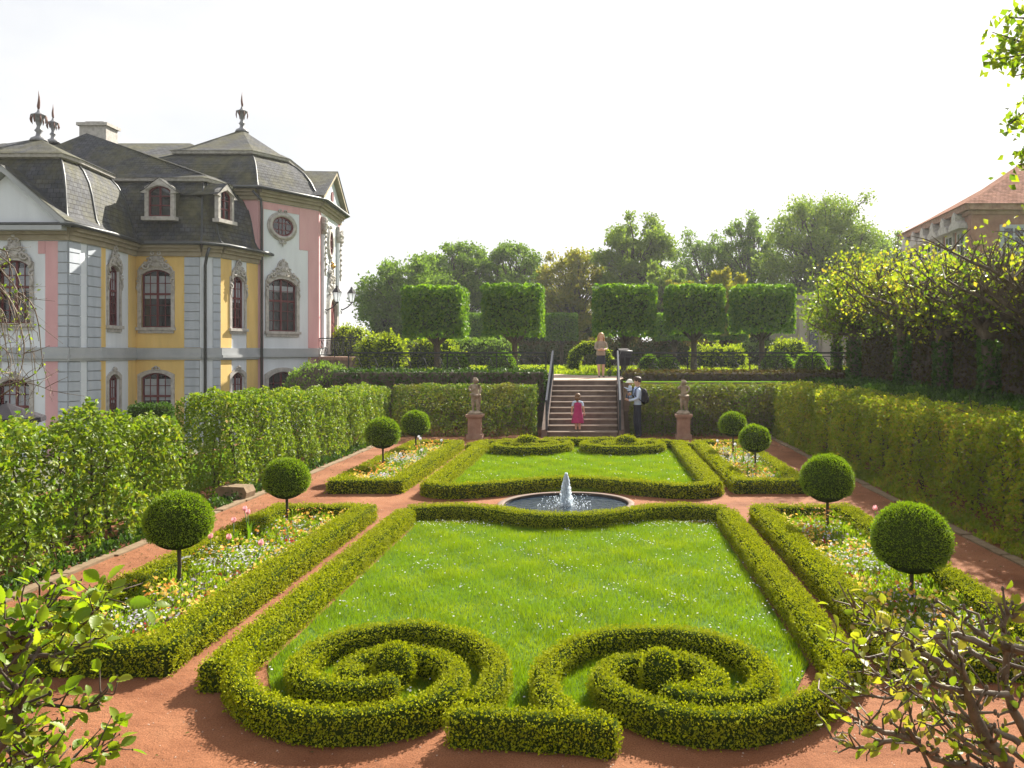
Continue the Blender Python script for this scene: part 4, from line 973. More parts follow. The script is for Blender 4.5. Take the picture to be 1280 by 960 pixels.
# ================================================================ CUBE-SHAPED LINDENS
def cube_tree(px_, Y, w, top, bot, label, group):
    x = (px_-VX)*Y/F; t = empty('cube_tree', (x, Y, 1.6), label, 'tree', group)
    zt = H-(top-VY)*Y/F-1.6; zb = H-(bot-VY)*Y/F-1.6; W = w*Y/F
    b = MB(); b.tube([(0, 0, -.05), (.02, 0, zb*.5), (0, 0, zb), (0, 0, zb+.6)], [.17, .13, .12, .07], 9)
    for k in range(9):
        a = 6.28*k/9+R.random(); b.tube([(0, 0, zb-.25), (.3*W*math.cos(a)*.6, .3*W*math.sin(a)*.6, zb+.15), (.42*W*math.cos(a), .42*W*math.sin(a), zb+.6)], [.05, .04, .015], 5)
    b.build('trunk', M['bark'], t, True)
    c = MB(); D = W*.9; s = 6
    # box core subdivided so that the lumps read
    ribbon(lin([(-W/2+.12, 0), (W/2-.12, 0)], .4), D, zt-zb-.2, r=.12, mb=c, z0=zb+.12); outward(c)
    core = MB(); core.obox((-W/2+.35, -D/2+.3, zb+.4), (W-.7, 0, 0), (0, D-.6, 0), (0, 0, zt-zb-.75)); outward(core)
    V, T = triangulate(c); area = sample(V, T, 4)[2]; P, nn, _ = sample(V, T, int(area*330))
    P = P+nn*(lump(P, .06, 2)+lump(P*3, .035, 3)-rng.random(len(P))**2*.22+.05)[:, None]
    q = (rng.random(len(P)) < .35) & (nn[:, 2] < -.5); P[q, 2] -= rng.random(q.sum())**1.5*.55
    LV, LT, rd = leaves(P, nn, .13, aspect=.8, spread=.55, flat=.6, up=0, bend=.2)
    CV, CT = triangulate(core)
    bigmesh('crown', np.concatenate([CV, LV]), np.concatenate([CT, LT+len(CV)]), np.concatenate([np.zeros(len(CT)), np.ones(len(LT))]), np.concatenate([np.full(len(CT), .2), rd]), [M['boxcore'], M['linden']], t)
names = ['first cube-shaped linden from the palace, in the front row behind the railing', 'second cube-shaped linden from the palace, in the front row', 'cube-shaped linden right behind the woman at the head of the steps',
         'cube-shaped linden above the second statue', 'last cube-shaped linden of the front row, beside the pollarded trees']
for (p_, w, tp, bt), nm in zip(((546, 80, 358, 426), (643, 80, 356, 424), (780, 84, 357, 424), (867, 78, 357, 420), (952, 80, 357, 420)), names):
    cube_tree(p_, 37, w-6, tp+1, bt, nm, 'cube-shaped lindens of the front row')
for p_, Y, lab in ((592, 60, 'farther cube-shaped linden glimpsed between the first two of the front row'), (702, 60, 'small farther cube-shaped linden over the empty middle of the terrace'),
                   (843, 52, 'farther cube-shaped linden hidden between the third and fourth of the front row'), (910, 52, 'farther cube-shaped linden between the last two of the front row')):
    cube_tree(p_, Y, 41 if Y > 55 else 48, 392, 428, lab, 'cube-shaped lindens of the back row')
# ================================================================ BACKGROUND TREES
def grow(mb, p, d, L, r, depth, tips, spreadk=.7, up=.25, n=5, mids=None):
    pts = [p.copy()]; q = p.copy(); dd = d.normalized(); k = 4
    for i in range(k):
        dd = (dd+Vector((R.gauss(0, .13), R.gauss(0, .13), R.gauss(0, .1)+up*.12))).normalized(); q = q+dd*L/k; pts.append(q.copy())
        if mids is not None and depth <= 2: mids.append(q.copy())
    mb.tube(pts, [r*(1-.4*i/k) for i in range(k+1)], max(4, n), caps=False)
    if depth <= 0: tips.append(q); return
    for j in range(R.choice((2, 3, 3)) if depth > 1 else 3):
        a = Vector((R.gauss(0, 1), R.gauss(0, 1), R.gauss(0, .7))).normalized()
        grow(mb, pts[R.choice((2, 3, 4, 4))], (dd+a*spreadk+Vector((0, 0, up*.5))), L*R.uniform(.6, .85), r*.58, depth-1, tips, spreadk, up, max(3, n-1), mids)
def bigtree(px_, top, wpx, Y, mat, label, nleaf=16000, base=1.6, size=.2, gap=.5, group='tall trees beyond the terrace', low=.2, ncl=34, open_=.0):
    x = (px_-VX)*Y/F; ht = H-(top-VY)*Y/F-base; W = wpx*Y/F
    t = empty('tree', (x, Y, base), label, 'tree', group)
    mb = MB(); r0 = ht*.02; lean = R.uniform(-.06, .06)*ht
    trunk = [Vector((0, 0, -.1)), Vector((lean*.2, 0, ht*.2)), Vector((lean*.6, .1, ht*.42)), Vector((lean, 0, ht*.66)), Vector((lean*.8, 0, ht*.86))]
    mb.tube(trunk, [r0*1.3, r0, r0*.8, r0*.5, r0*.2], 8)
    cz, rz = ht*(1+low)/2, ht*(1-low)/2; C = []
    tries = 0
    while len(C) < ncl and tries < 4000:
        tries += 1
        v = Vector((R.uniform(-1, 1), R.uniform(-1, 1), R.uniform(-1, 1))); l = v.length
        if l > 1 or l < .35: continue
        k = (1-.18*max(0, -v.z)) if v.z < 0 else 1
        p = Vector((v.x*W*.46*k, v.y*W*.46*k, cz+v.z*rz*.9)); rr = W*R.uniform(.06, .125)*(1.15-.35*l)
        if all((p-q).length > (rr+s_)*.5 for q, s_ in C): C.append((p, rr))
    # bumpy outline: a few outliers on top
    for k in range(4): C.append((Vector((R.uniform(-.3, .3)*W, R.uniform(-.2, .2)*W, ht*R.uniform(.86, .97))), W*R.uniform(.05, .09)))
    for p, rr in C:
        f = min(.95, max(.1, (p.z/ht-.12)*.8)); i = min(3, int(f*4)); a = trunk[i].lerp(trunk[i+1], f*4-i)
        m = a.lerp(p, .5)+Vector((R.gauss(0, .05), R.gauss(0, .05), .04))*W
        mb.tube([a, m, p], [r0*.42, r0*.26, r0*.08], 5, caps=False)
        for k in range(4):
            e = p+Vector((R.gauss(0, 1), R.gauss(0, 1), R.gauss(0, .8))).normalized()*rr*1.05; mb.tube([m.lerp(p, R.uniform(.3, .9)), e], [r0*.12, r0*.04], 4, caps=False)
    mb.build('trunk', M['bark'], t, True)
    w = np.array([q[1]**2 for q in C])*rng.uniform(.6, 1.2, len(C)); idx = rng.choice(len(C), nleaf, p=w/w.sum())
    cc = np.array([list(q[0]) for q in C])[idx]; cr = np.array([q[1] for q in C])[idx]
    d_ = unit(rng.normal(size=(nleaf, 3))); rad = rng.random(nleaf)**.6*1.3
    rad = rad*(1+.35*lump(cc*2+d_*2.2, 1, 1.3)); P = cc+d_*(cr*rad)[:, None]*[1, 1, .82]
    g = lump(P*1.0+x, 1, 1.6/max(.8, W*.12)); P = P[(g > -gap) | (rng.random(nleaf) < .12)]
    LV, LT, rd = leaves(P, unit(P-[0, 0, ht*.5]), size, aspect=.75, spread=1.0, up=.1, bend=.15)
    bigmesh('crown', LV, LT, np.zeros(len(LT)), rd, [M[mat]], t)
    return t
T_ = [(507, 319, 108, 66, 'bgA', 'dark rounded tree at the palace end of the row of tall trees', 22000),
      (572, 302, 92, 72, 'bgA', 'grey-green tree rising behind the first cube-shaped linden', 18000),
      (640, 298, 90, 74, 'bgA', 'tall mid green tree rising behind the second cube-shaped linden', 18000),
      (716, 306, 92, 72, 'bgC', 'yellowish spring tree above the gap over the steps', 15000),
      (793, 266, 96, 70, 'bgB', 'tall pale green rounded tree above the woman on the terrace', 24000),
      (835, 330, 60, 60, 'bgB', 'lower pale green tree between the tallest ones and the fourth cube-shaped linden', 9000),
      (882, 286, 92, 78, 'bgA', 'open crowned tree with sky showing through dark limbs', 13000),
      (938, 263, 74, 76, 'bgA', 'slender ragged tree beside the widest tall tree', 13000),
      (1028, 239, 135, 70, 'bgB', 'widest and tallest tree, its limbs showing in the crown', 34000),
      (1112, 286, 80, 80, 'bgB', 'hazy tree half hidden beside the red tiled roof', 11000)]
for p_, tp, w, Y, m_, lab, n in T_: bigtree(p_, tp, w*1.22, Y, m_, lab, int(n*1.7), ncl=130 if w > 100 else 95, low=.12)
for p_, tp, w, Y, lab in ((905, 332, 80, 52, 'lime yellow young tree rising over the last two cube-shaped lindens'), (850, 345, 46, 56, 'small lime tree behind the fourth cube-shaped linden'), (715, 352, 60, 70, 'golden bush beneath the yellowish spring tree')):
    bigtree(p_, tp, w, Y, 'bgC', lab, 8000, gap=.8, low=.15, ncl=50)
# closing shrubbery beyond the terrace
def shrub(px0, px1, Y, top, mat, label, dens=110, name='shrub', base=1.6, size=.16, group='shrubs along the back of the terrace', depth=2.4):
    x0, x1 = (px0-VX)*Y/F, (px1-VX)*Y/F; h = H-(top-VY)*Y/F-base
    c = MB(); n = max(2, int((x1-x0)/1.1)+1)
    for k in range(n):
        cx = x0+(x1-x0)*(k+.5)/n; r = (x1-x0)/n*.75
        c.ball((cx, Y+R.uniform(-.4, .4), base+h*.42), 1, 14, 9, sc=(max(r, .6), depth/2, h*R.uniform(.5, .58)), jit=.12)
    outward(c)
    return tag(clip_bush(name, c, [M['boxcore'], M[mat]], dens, size, depth=.35, puff=.2, inset=.1, zmin=None, aspect=.7), label, 'shrub', group)
for a, b_, Y, tp, mt, lab in ((455, 540, 44, 428, 'bgA', 'dark mass of shrub left of the first cube-shaped trunk'), (560, 640, 52, 424, 'bgA', 'dark shrub between the first two cube-shaped trunks'), (650, 735, 66, 428, 'brownleaf', 'brownish shrub beyond the lawn at the head of the steps'),
                  (735, 800, 54, 424, 'brownleaf', 'brown winter-leaved shrub behind the woman'), (800, 905, 54, 426, 'brownleaf', 'wide brown shrub behind the fourth cube-shaped trunk'), (905, 1010, 56, 428, 'bgA', 'dark shrub beside the pillared building'), (640, 760, 75, 395, 'bgA', 'distant dark shrubbery closing the view over the steps'),
                  (820, 1010, 66, 380, 'bgA', 'distant dark shrubbery under the tallest tree'), (470, 640, 66, 395, 'bgA', 'distant dark shrubbery under the dark rounded tree'), (1000, 1300, 72, 370, 'bgA', 'distant dark shrubbery behind the pollarded trees')):
    lab = lab.replace(' left of', ' beside'); shrub(a, b_, Y, tp, mt, lab)
for a, b_, Y, tp, lab in ((425, 452, 46, 407, 'lime green shrub peeping over the balcony beside the wall lantern'), (452, 500, 38, 418, 'lime green shrub behind the balcony railing'), (495, 565, 42, 424, 'long lime green shrub sloping down behind the railing'), (870, 925, 44, 434, 'lime green shrub behind the last cube-shaped trunks'), (975, 1000, 42, 426, 'small lime shrub beside the pillared building')):
    shrub(a, b_, Y, tp, 'bgD', lab, dens=260, size=.12, group='lime green shrubs on the terrace', depth=1.6)

# ================================================================ POLLARDED TREES ON THE RAISED BANK
def pollard(px_, Y, nl, label, H0=1.65, spread=2.5, crown=(3.2, 5.05), mat='beechr', size=.10, dens=1):
    x = (px_-VX)*Y/F; t = empty('pollarded_tree', (x, Y, 1.6), label, 'tree', 'pollarded trees on the raised bank')
    mb = MB(); tips = []; mids = []
    z0 = crown[0]-1.6; z1 = crown[1]-1.6
    mb.tube([(0, 0, -.1), (.04, .02, z0*.4), (-.03, 0, z0*.8), (0, 0, z0+.2)], [.17, .13, .12, .14], 9)
    for k in range(5): mb.ball((R.uniform(-.1, .1), R.uniform(-.1, .1), z0+R.uniform(-.1, .3)), .13, 7, 5, jit=.3)
    for k in range(19):
        a = 6.28*k/19+R.uniform(-.2, .2); e = R.uniform(.1, 1.1)
        dd = Vector((math.cos(a), math.sin(a), e)).normalized(); L = spread*R.uniform(.45, .75)
        p = Vector((0, 0, z0+R.uniform(-.15, .3))); pts = [p.copy()]; q = p.copy()
        for i in range(5):
            dd = (dd+Vector((R.gauss(0, .18), R.gauss(0, .18), R.gauss(.03, .12)))).normalized(); q = q+dd*L/5*1.4; q.z = min(q.z, z1-.1); pts.append(q.copy())
        mb.tube(pts, [.055, .045, .038, .032, .026, .018], 5, caps=False)
        for j in range(17):
            b = pts[R.randint(1, 5)]; u = Vector((R.gauss(0, .6), R.gauss(0, .6), R.uniform(.15, 1.2))).normalized(); l = R.uniform(.35, .95)
            pp = [b, b+u*l*.5+Vector((R.gauss(0, .04), R.gauss(0, .04), 0)), b+u*l]; pp = [Vector((v.x, v.y, min(v.z, z1+.15))) for v in pp]
            mb.tube(pp, [.017, .012, .006], 4, caps=False); mids += [pp[1], pp[2]]; tips.append(pp[2])
    mb.build('trunk', M['polbark'], t, True)
    q = rng.random(700)*6.28; zz = rng.random(700)**1.3*z0*.85; rr_ = .15+.06*rng.random(700); IP = np.stack([rr_*np.cos(q), rr_*np.sin(q), zz], 1)
    IV, IT, ird = leaves(IP, np.stack([np.cos(q), np.sin(q), zz*0], 1), .09, aspect=.8, spread=.4, flat=.6, up=0)
    bigmesh('trunk_ivy', IV, IT, np.zeros(len(IT)), ird, [M['dark']], t)
    C = np.array([list(p) for p in tips+mids]); w = rng.random(len(C))**1.6+.1; idx = rng.choice(len(C), nl, p=w/w.sum())
    P = C[idx]+rng.normal(size=(nl, 3))*[.15, .15, .2]-[0, 0, .08]
    LV, LT, rd = leaves(P, unit(rng.normal(size=(nl, 3))), size, aspect=.68, spread=1, up=-.1, bend=.2)
    bigmesh('crown', LV, LT, np.zeros(len(LT)), rd, [M[mat]], t)
P_ = [(1046, 30, 5200, 'densest pollarded tree at the railing end of the row', 'beech'), (1067, 26, 5600, 'pollarded tree standing where the railing meets the bank', 'beech'), (1128, 22, 4200, 'pollarded tree with a thick knotted head above the russet hedge', 'beechr'),
      (1178, 19.5, 2200, 'sparse pollarded tree with crossing bare limbs', 'beechr'), (1236, 17, 1600, 'pollarded tree with bright leaf sprays on its pale straight trunk', 'fresh'), (1300, 15, 700, 'pollarded tree at the near end of the row, mostly bare', 'beechr')]
for p_, Y, n, lab, m_ in P_: pollard(p_, Y, n, lab, mat=m_, spread={30: 1.2, 26: 1.7, 22: 2.2}.get(Y, 1.9), crown=(3.2, 5.05) if Y > 20 else (3.0, 4.45))
# leafy dark clipped hedge wall behind them
tag(clip_bush('tall_hedge', core_box(0, .1, 0, .1, 0, .1) if False else outward(ribbon(lin([(9.3, 30), (9.0, 8)], .5), 1.0, 2.15, r=.15, z0=1.6)), [M['bark'], M['brownleaf']], 300, .10, depth=.2, puff=.09, inset=.05, zmin=None, aspect=.65, flat=.4),
    'tall dark clipped hedge wall behind the row of pollarded trees', 'hedge')

# ================================================================ PILLARED BUILDING AT THE BACK + RED-ROOFED CASTLE
pale = surf('pale_render', [(.3, (.30, .25, .22)), (.7, (.42, .36, .32))], scale=2, rough=.9, bump=.2)
brn = surf('brown_stone_wall', [(.25, (.20, .105, .075)), (.5, (.29, .15, .105)), (.75, (.36, .21, .15))], scale=2.5, rough=.9, bump=.5, bscale=14)
tile = None
def tilemat(name, a, b, c, sx, sy, moss=None):
    m, nt, out = newmat(name)
    p = nt.nodes.new('ShaderNodeBsdfPrincipled'); p.inputs['Roughness'].default_value = .8; p.inputs['Specular IOR Level'].default_value = .18 if 'slate' in name else .0
    uv = nt.nodes.new('ShaderNodeUVMap'); mp = nt.nodes.new('ShaderNodeMapping'); mp.inputs['Scale'].default_value = (sx, sy, 1)
    nt.links.new(uv.outputs[0], mp.inputs[0])
    br = nt.nodes.new('ShaderNodeTexBrick'); br.inputs['Color1'].default_value = c4(a); br.inputs['Color2'].default_value = c4(b); br.inputs['Mortar'].default_value = c4(c)
    br.inputs['Scale'].default_value = 1; br.inputs['Mortar Size'].default_value = .05; br.inputs['Brick Width'].default_value = 1; br.inputs['Row Height'].default_value = 1; br.inputs['Mortar Smooth'].default_value = .3
    nt.links.new(mp.outputs[0], br.inputs[0]); col = br.outputs[0]
    if moss:
        mx = nt.nodes.new('ShaderNodeMixRGB'); mx.inputs[2].default_value = c4(moss); fr = ramp(nt, noise(nt, .55, 6, .7), [(.44, (0, 0, 0)), (.62, (.8, .8, .8))])
        nt.links.new(fr, mx.inputs[0]); nt.links.new(col, mx.inputs[1]); col = mx.outputs[0]
    mul = nt.nodes.new('ShaderNodeMixRGB'); mul.blend_type = 'MULTIPLY'; mul.inputs[0].default_value = 1
    nt.links.new(ramp(nt, noise(nt, 3.2, 5), [(.3, (.65, .65, .65)), (.7, (1.25, 1.25, 1.25))]), mul.inputs[2]); nt.links.new(col, mul.inputs[1])
    nt.links.new(mul.outputs[0], p.inputs['Base Color'])
    # each course laps over the one below: saw-tooth height along v
    sep = nt.nodes.new('ShaderNodeSeparateXYZ'); nt.links.new(mp.outputs[0], sep.inputs[0])
    fr2 = nt.nodes.new('ShaderNodeMath'); fr2.operation = 'FRACT'; nt.links.new(sep.outputs[1], fr2.inputs[0])
    ad = nt.nodes.new('ShaderNodeMath'); ad.operation = 'MULTIPLY_ADD'; nt.links.new(br.outputs['Fac'], ad.inputs[0]); ad.inputs[1].default_value = -.6; inv = nt.nodes.new('ShaderNodeMath'); inv.operation = 'SUBTRACT'; inv.inputs[0].default_value = 1
    nt.links.new(fr2.outputs[0], inv.inputs[1]); nt.links.new(inv.outputs[0], ad.inputs[2])
    bp = N(nt, 'ShaderNodeBump', Strength=.8, Distance=.05); nt.links.new(ad.outputs[0], bp.inputs['Height']); nt.links.new(bp.outputs[0], p.inputs['Normal'])
    nt.links.new(p.outputs[0], out.inputs[0]); return m
M['slate'] = tilemat('slate_roof', (.040, .044, .054), (.075, .078, .088), (.018, .018, .022), 4.2, 5.5, moss=(.10, .095, .045))
M['redtile'] = tilemat('red_tile_roof', (.26, .15, .11), (.32, .19, .15), (.14, .08, .06), 4.5, 4)
glass = newmat('window_glass'); _m, _nt, _o = glass; M['glass'] = _m
_p = N(_nt, 'ShaderNodeBsdfPrincipled', Roughness=.08); _p.inputs['Base Color'].default_value = (.018, .02, .024, 1); _p.inputs['Specular IOR Level'].default_value = .9
_b = N(_nt, 'ShaderNodeBump', Strength=.12, Distance=.02); _nt.links.new(noise(_nt, 2.2, 2), _b.inputs['Height']); _nt.links.new(_b.outputs[0], _p.inputs['Normal']); _nt.links.new(_p.outputs[0], _o.inputs[0])
M['curtain'] = plain('pale_curtain', (.34, .36, .40), .7, .3, var=.18, scale=3)
M['pinkwall'] = surf('pink_render', [(.25, (0.570, 0.314, 0.327)), (.6, (0.653, 0.375, 0.390)), (.85, (0.640, 0.404, 0.397))], scale=1.3, mapscale=(1.6, 1.6, .35), rough=.9, bump=.15, bscale=30)
M['whitewall'] = surf('pale_grey_render', [(.25, (0.603, 0.633, 0.679)), (.6, (0.694, 0.731, 0.777)), (.85, (0.648, 0.664, 0.672))], scale=1.1, mapscale=(1.6, 1.6, .35), rough=.9, bump=.15, bscale=30)
M['yellowwall'] = surf('ochre_render', [(.2, (0.594, 0.407, 0.143)), (.6, (0.759, 0.533, 0.187)), (.85, (0.726, 0.550, 0.275))], scale=1.2, mapscale=(1.6, 1.6, .35), rough=.9, bump=.15, bscale=30)
M['greyrust'] = surf('grey_rustication', [(.25, (0.351, 0.386, 0.439)), (.6, (0.439, 0.478, 0.536)), (.85, (0.474, 0.483, 0.509))], scale=1.4, mapscale=(1.6, 1.6, .35), rough=.9, bump=.25, bscale=25)
M['greyband'] = surf('grey_band', [(.25, (0.316, 0.336, 0.354)), (.7, (0.417, 0.430, 0.443))], scale=1.5, rough=.9, bump=.2)
M['ornament'] = surf('grey_stucco', [(.25, (0.273, 0.255, 0.235)), (.55, (0.447, 0.422, 0.397)), (.8, (0.546, 0.522, 0.497))], scale=6, rough=.9, bump=.5, bscale=25)
M['cornice'] = surf('ochre_cornice', [(.25, (.24, .20, .13)), (.7, (.36, .31, .22))], scale=2, rough=.85, bump=.3)
M['oxred'] = plain('oxblood_paint', (.125, .017, .021), .5, .4, var=.15)
M['zinc'] = plain('zinc', (.07, .075, .078), .5, .5, .5)
M['gold'] = plain('gilding', (.55, .32, .06), .4, .5, .7)
M['lead'] = surf('lead_finial', [(.3, (.17, .17, .19)), (.7, (.28, .28, .30))], scale=8, rough=.5, bump=.2)
M['rustred'] = plain('flame_red', (.14, .06, .045), .6)

# pillared building at the back of the terrace
pb = empty('pillared_building', (0, 0, 0), 'pale building with flat pilasters half hidden behind the pollarded trees', 'building')
MB().box(11.6, 27, 50, 58, 1.55, 5.6).build('wall', pale, pb)
for k in range(11): MB().box(11.7+k*1.35, 12.15+k*1.35, 49.75, 49.998, 1.6, 5.3).build('pilaster', pale, pb)
MB().box(11.4, 27.2, 49.6, 58.2, 5.6, 5.9).build('cornice', pale, pb)
for k in range(10): MB().box(12.35+k*1.35, 12.85+k*1.35, 49.93, 49.997, 2.0, 4.6).build('window', M['glass'], pb)

class Seg:
    """a stretch of facade from a to b; outward normal on the viewer's side"""
    def __init__(s, a, b):
        s.a = Vector((a[0], a[1], 0)); s.b = Vector((b[0], b[1], 0)); s.d = (s.b-s.a); s.L = s.d.length; s.d /= s.L; s.n = Vector((s.d.y, -s.d.x, 0))
    def P(s, u, z, off=0): return s.a+s.d*u+s.n*off+Vector((0, 0, z))
    def u(s, px_):       # facade coordinate under photo column px_
        k = (px_-VX)/F; # X=k*Y
        return (k*s.a.y-s.a.x)/(s.d.x-k*s.d.y)
    def panel(s, u0, u1, z0, z1, o0, o1, mb, mi=0):
        mb.obox(s.P(u0, z0, o0), s.d*(u1-u0), s.n*(o1-o0), Vector((0, 0, z1-z0)), mi); return mb
    def zz(s, u, py): return H-(py-VY)*s.P(u, 0).y/F
def arch(w, h, rise, n=10, grow=0, feet=True):
    """outline from lower-left clockwise over a segmental arch; origin bottom centre"""
    w2 = w/2+grow; top = h+grow; pts = [(-w2, -grow if feet else 0)]
    r = (w2*w2+rise*rise)/(2*rise)
    for k in range(n+1):
        x = -w2+2*w2*k/n; pts.append((x, top-rise+math.sqrt(max(0, r*r-x*x))-(r-rise)))
    pts.append((w2, -grow if feet else 0)); return pts
def spiral(c, r, turns, s, ph=0, n=18):
    return [(c[0]+s*r*(1-.75*i/n)*math.cos(ph+turns*2*PI*i/n), c[1]+r*(1-.75*i/n)*math.sin(ph+turns*2*PI*i/n)) for i in range(n+1)]
def window(par, s, uc, z0, w, h, rise=.22, orn=0, mats='ornament', curtain=.5, depth=.16, sill=True, grow=.17, rows=None):
    P = par
    ex, ey = s.d, Vector((0, 0, 1)); o = s.P(uc, z0)
    f = MB(); f.ring(arch(w, h, rise, grow=0), arch(w, h, rise, grow=-.055), o-s.n*depth, ex, ey, s.n*.07)
    f.obox(s.P(uc-.04, z0+.04, -depth), ex*.08, s.n*.06, Vector((0, 0, h-.06)))
    zt = z0+h*.56; f.obox(s.P(uc-w/2+.03, zt, -depth), ex*(w-.06), s.n*.065, Vector((0, 0, .09)))
    rws = rows or [.2, .38, .76]
    for r_ in rws: f.obox(s.P(uc-w/2+.04, z0+h*r_, -depth+.005), ex*(w-.08), s.n*.035, Vector((0, 0, .028)))
    for q in (-.25, .25): f.obox(s.P(uc+w*q-.014, z0+.05, -depth+.003), ex*.028, s.n*.034, Vector((0, 0, h-.1-rise*.35)))
    wf = f.build('window', M['oxred'], P)
    g = MB(); g.prism(arch(w-.06, h-.03, rise), s.P(uc, z0+.02, -depth-.01), ex, ey, s.n*.012); g.build('pane', M['glass'], wf)
    if curtain:
        c = MB()
        for sg in (-1, 1):
            xa, xb = (uc-w/2+.07, uc-.05) if sg < 0 else (uc+.05, uc+w/2-.07)
            c.obox(s.P(xa, z0+h*(1-curtain), -depth+.004), ex*(xb-xa), s.n*.004, Vector((0, 0, h*curtain-rise-.05)))
        c.build('curtain', M['curtain'], wf)
    r = MB(); r.ring(arch(w, h, rise, grow=grow, feet=False), arch(w, h, rise, grow=0, feet=False), s.P(uc, z0, -depth-.02), ex, ey, s.n*(depth+.075))
    r.build('surround', M[mats], wf)
    if sill:
        q = MB(); s.panel(uc-w/2-grow-.05, uc+w/2+grow+.05, z0-.13, z0-.003, -depth, .13, q); s.panel(uc-w/2-grow+.03, uc+w/2+grow-.03, z0-.26, z0-.131, .002, .07, q); q.build('sill', M[mats], wf)
    if orn:
        q = MB(); O = s.P(uc, z0+h, .0)
        def tb(pts, rad): q.tube([O+ex*a+ey*b+s.n*.09 for a, b in pts], rad, 6)
        hh = orn
        q.prism([(-w*.42, .08), (-w*.33, .3*hh), (-w*.22, .5*hh), (-w*.18, .72*hh), (-w*.10, .92*hh), (0, hh), (w*.10, .92*hh), (w*.18, .72*hh), (w*.22, .5*hh), (w*.33, .3*hh), (w*.42, .08)], O+s.n*.003, ex, ey, s.n*.07)
        for sg in (-1, 1):
            tb(spiral((sg*w*.36, .16), .17, 1.2, sg, 2.4), [.045]*12+[.03]*7)
            tb(spiral((sg*w*.2, .42*hh), .13, 1.1, sg, .4), .032)
            tb(spiral((sg*w*.1, .75*hh), .10, 1.1, -sg, 1.0), .028)
            tb([(sg*w*.5, -.28), (sg*w*.58, -.1), (sg*w*.52, .08), (sg*w*.40, .2), (sg*w*.25, .3)], .045)
            tb(spiral((sg*(w*.5+.1), -.5), .12, .9, sg, 1.2), .035)
            tb([(sg*(w*.5+.1), -.6), (sg*(w*.5+.17), -.8), (sg*(w*.5+.08), -1.0)], [.035, .03, .015])
            for k in range(4): q.ball(O+ex*(sg*w*(.12+.08*k))+ey*(.12+.05*k+.1*R.random())+s.n*.09, .05, 7, 5, jit=.3)
        for k in range(7):
            a = PI*(k+.5)/7; tb([(0, .38*hh), (.16*math.cos(a), .38*hh+.26*math.sin(a)*hh)], [.02, .04])
        q.ball(O+ey*hh*.95+s.n*.08, .07, 8, 6, jit=.2)
        q.build('crest', M[mats], wf, True)
    return wf
def oval(par, s, uc, zc, rx, rz_, n=24, mat='ornament'):
    out = [(rx*math.cos(2*PI*k/n), rz_*math.sin(2*PI*k/n)) for k in range(n)]
    g = lambda e: [(a*(1+e/rx), b*(1+e/rz_)) for a, b in out]
    ex, ey = s.d, Vector((0, 0, 1)); o = s.P(uc, zc)
    f = MB(); f.ring(g(0), g(-.07), o+s.n*.0, ex, ey, s.n*.05)
    for q in (-.33, 0, .33): 
        l = rz_*math.sqrt(1-q*q*1.6)*.95; f.obox(s.P(uc+rx*q-.018, zc-l, .0), ex*.036, s.n*.035, Vector((0, 0, 2*l)))
    for q in (-.35, .35):
        l = rx*math.sqrt(1-q*q)*.97; f.obox(s.P(uc-l, zc+rz_*q-.018, .002), ex*2*l, s.n*.034, Vector((0, 0, .036)))
    wf = f.build('oval_window', M['oxred'], par)
    MB().prism(g(-.02), s.P(uc, zc, .004), ex, ey, s.n*.01).build('pane', M['glass'], wf)
    r = MB(); r.ring(g(.17), g(0), s.P(uc, zc, .002), ex, ey, s.n*.1); r.ring(g(.24), g(.15), s.P(uc, zc, .003), ex, ey, s.n*.05)
    O = s.P(uc, zc, .07)
    for sg in (-1, 1):
        r.tube([O+ex*a+ey*b for a, b in spiral((sg*.13, -rz_-.27), .12, 1, sg, 1.5)], .03, 6); r.tube([O+ex*a+ey*b for a, b in spiral((sg*.14, rz_+.27), .11, 1, sg, -1.5)], .03, 6)
    r.tube([O-ey*(rz_+.2), O-ey*(rz_+.5)], [.06, .02], 6)
    r.build('surround', M[mat], wf, True)
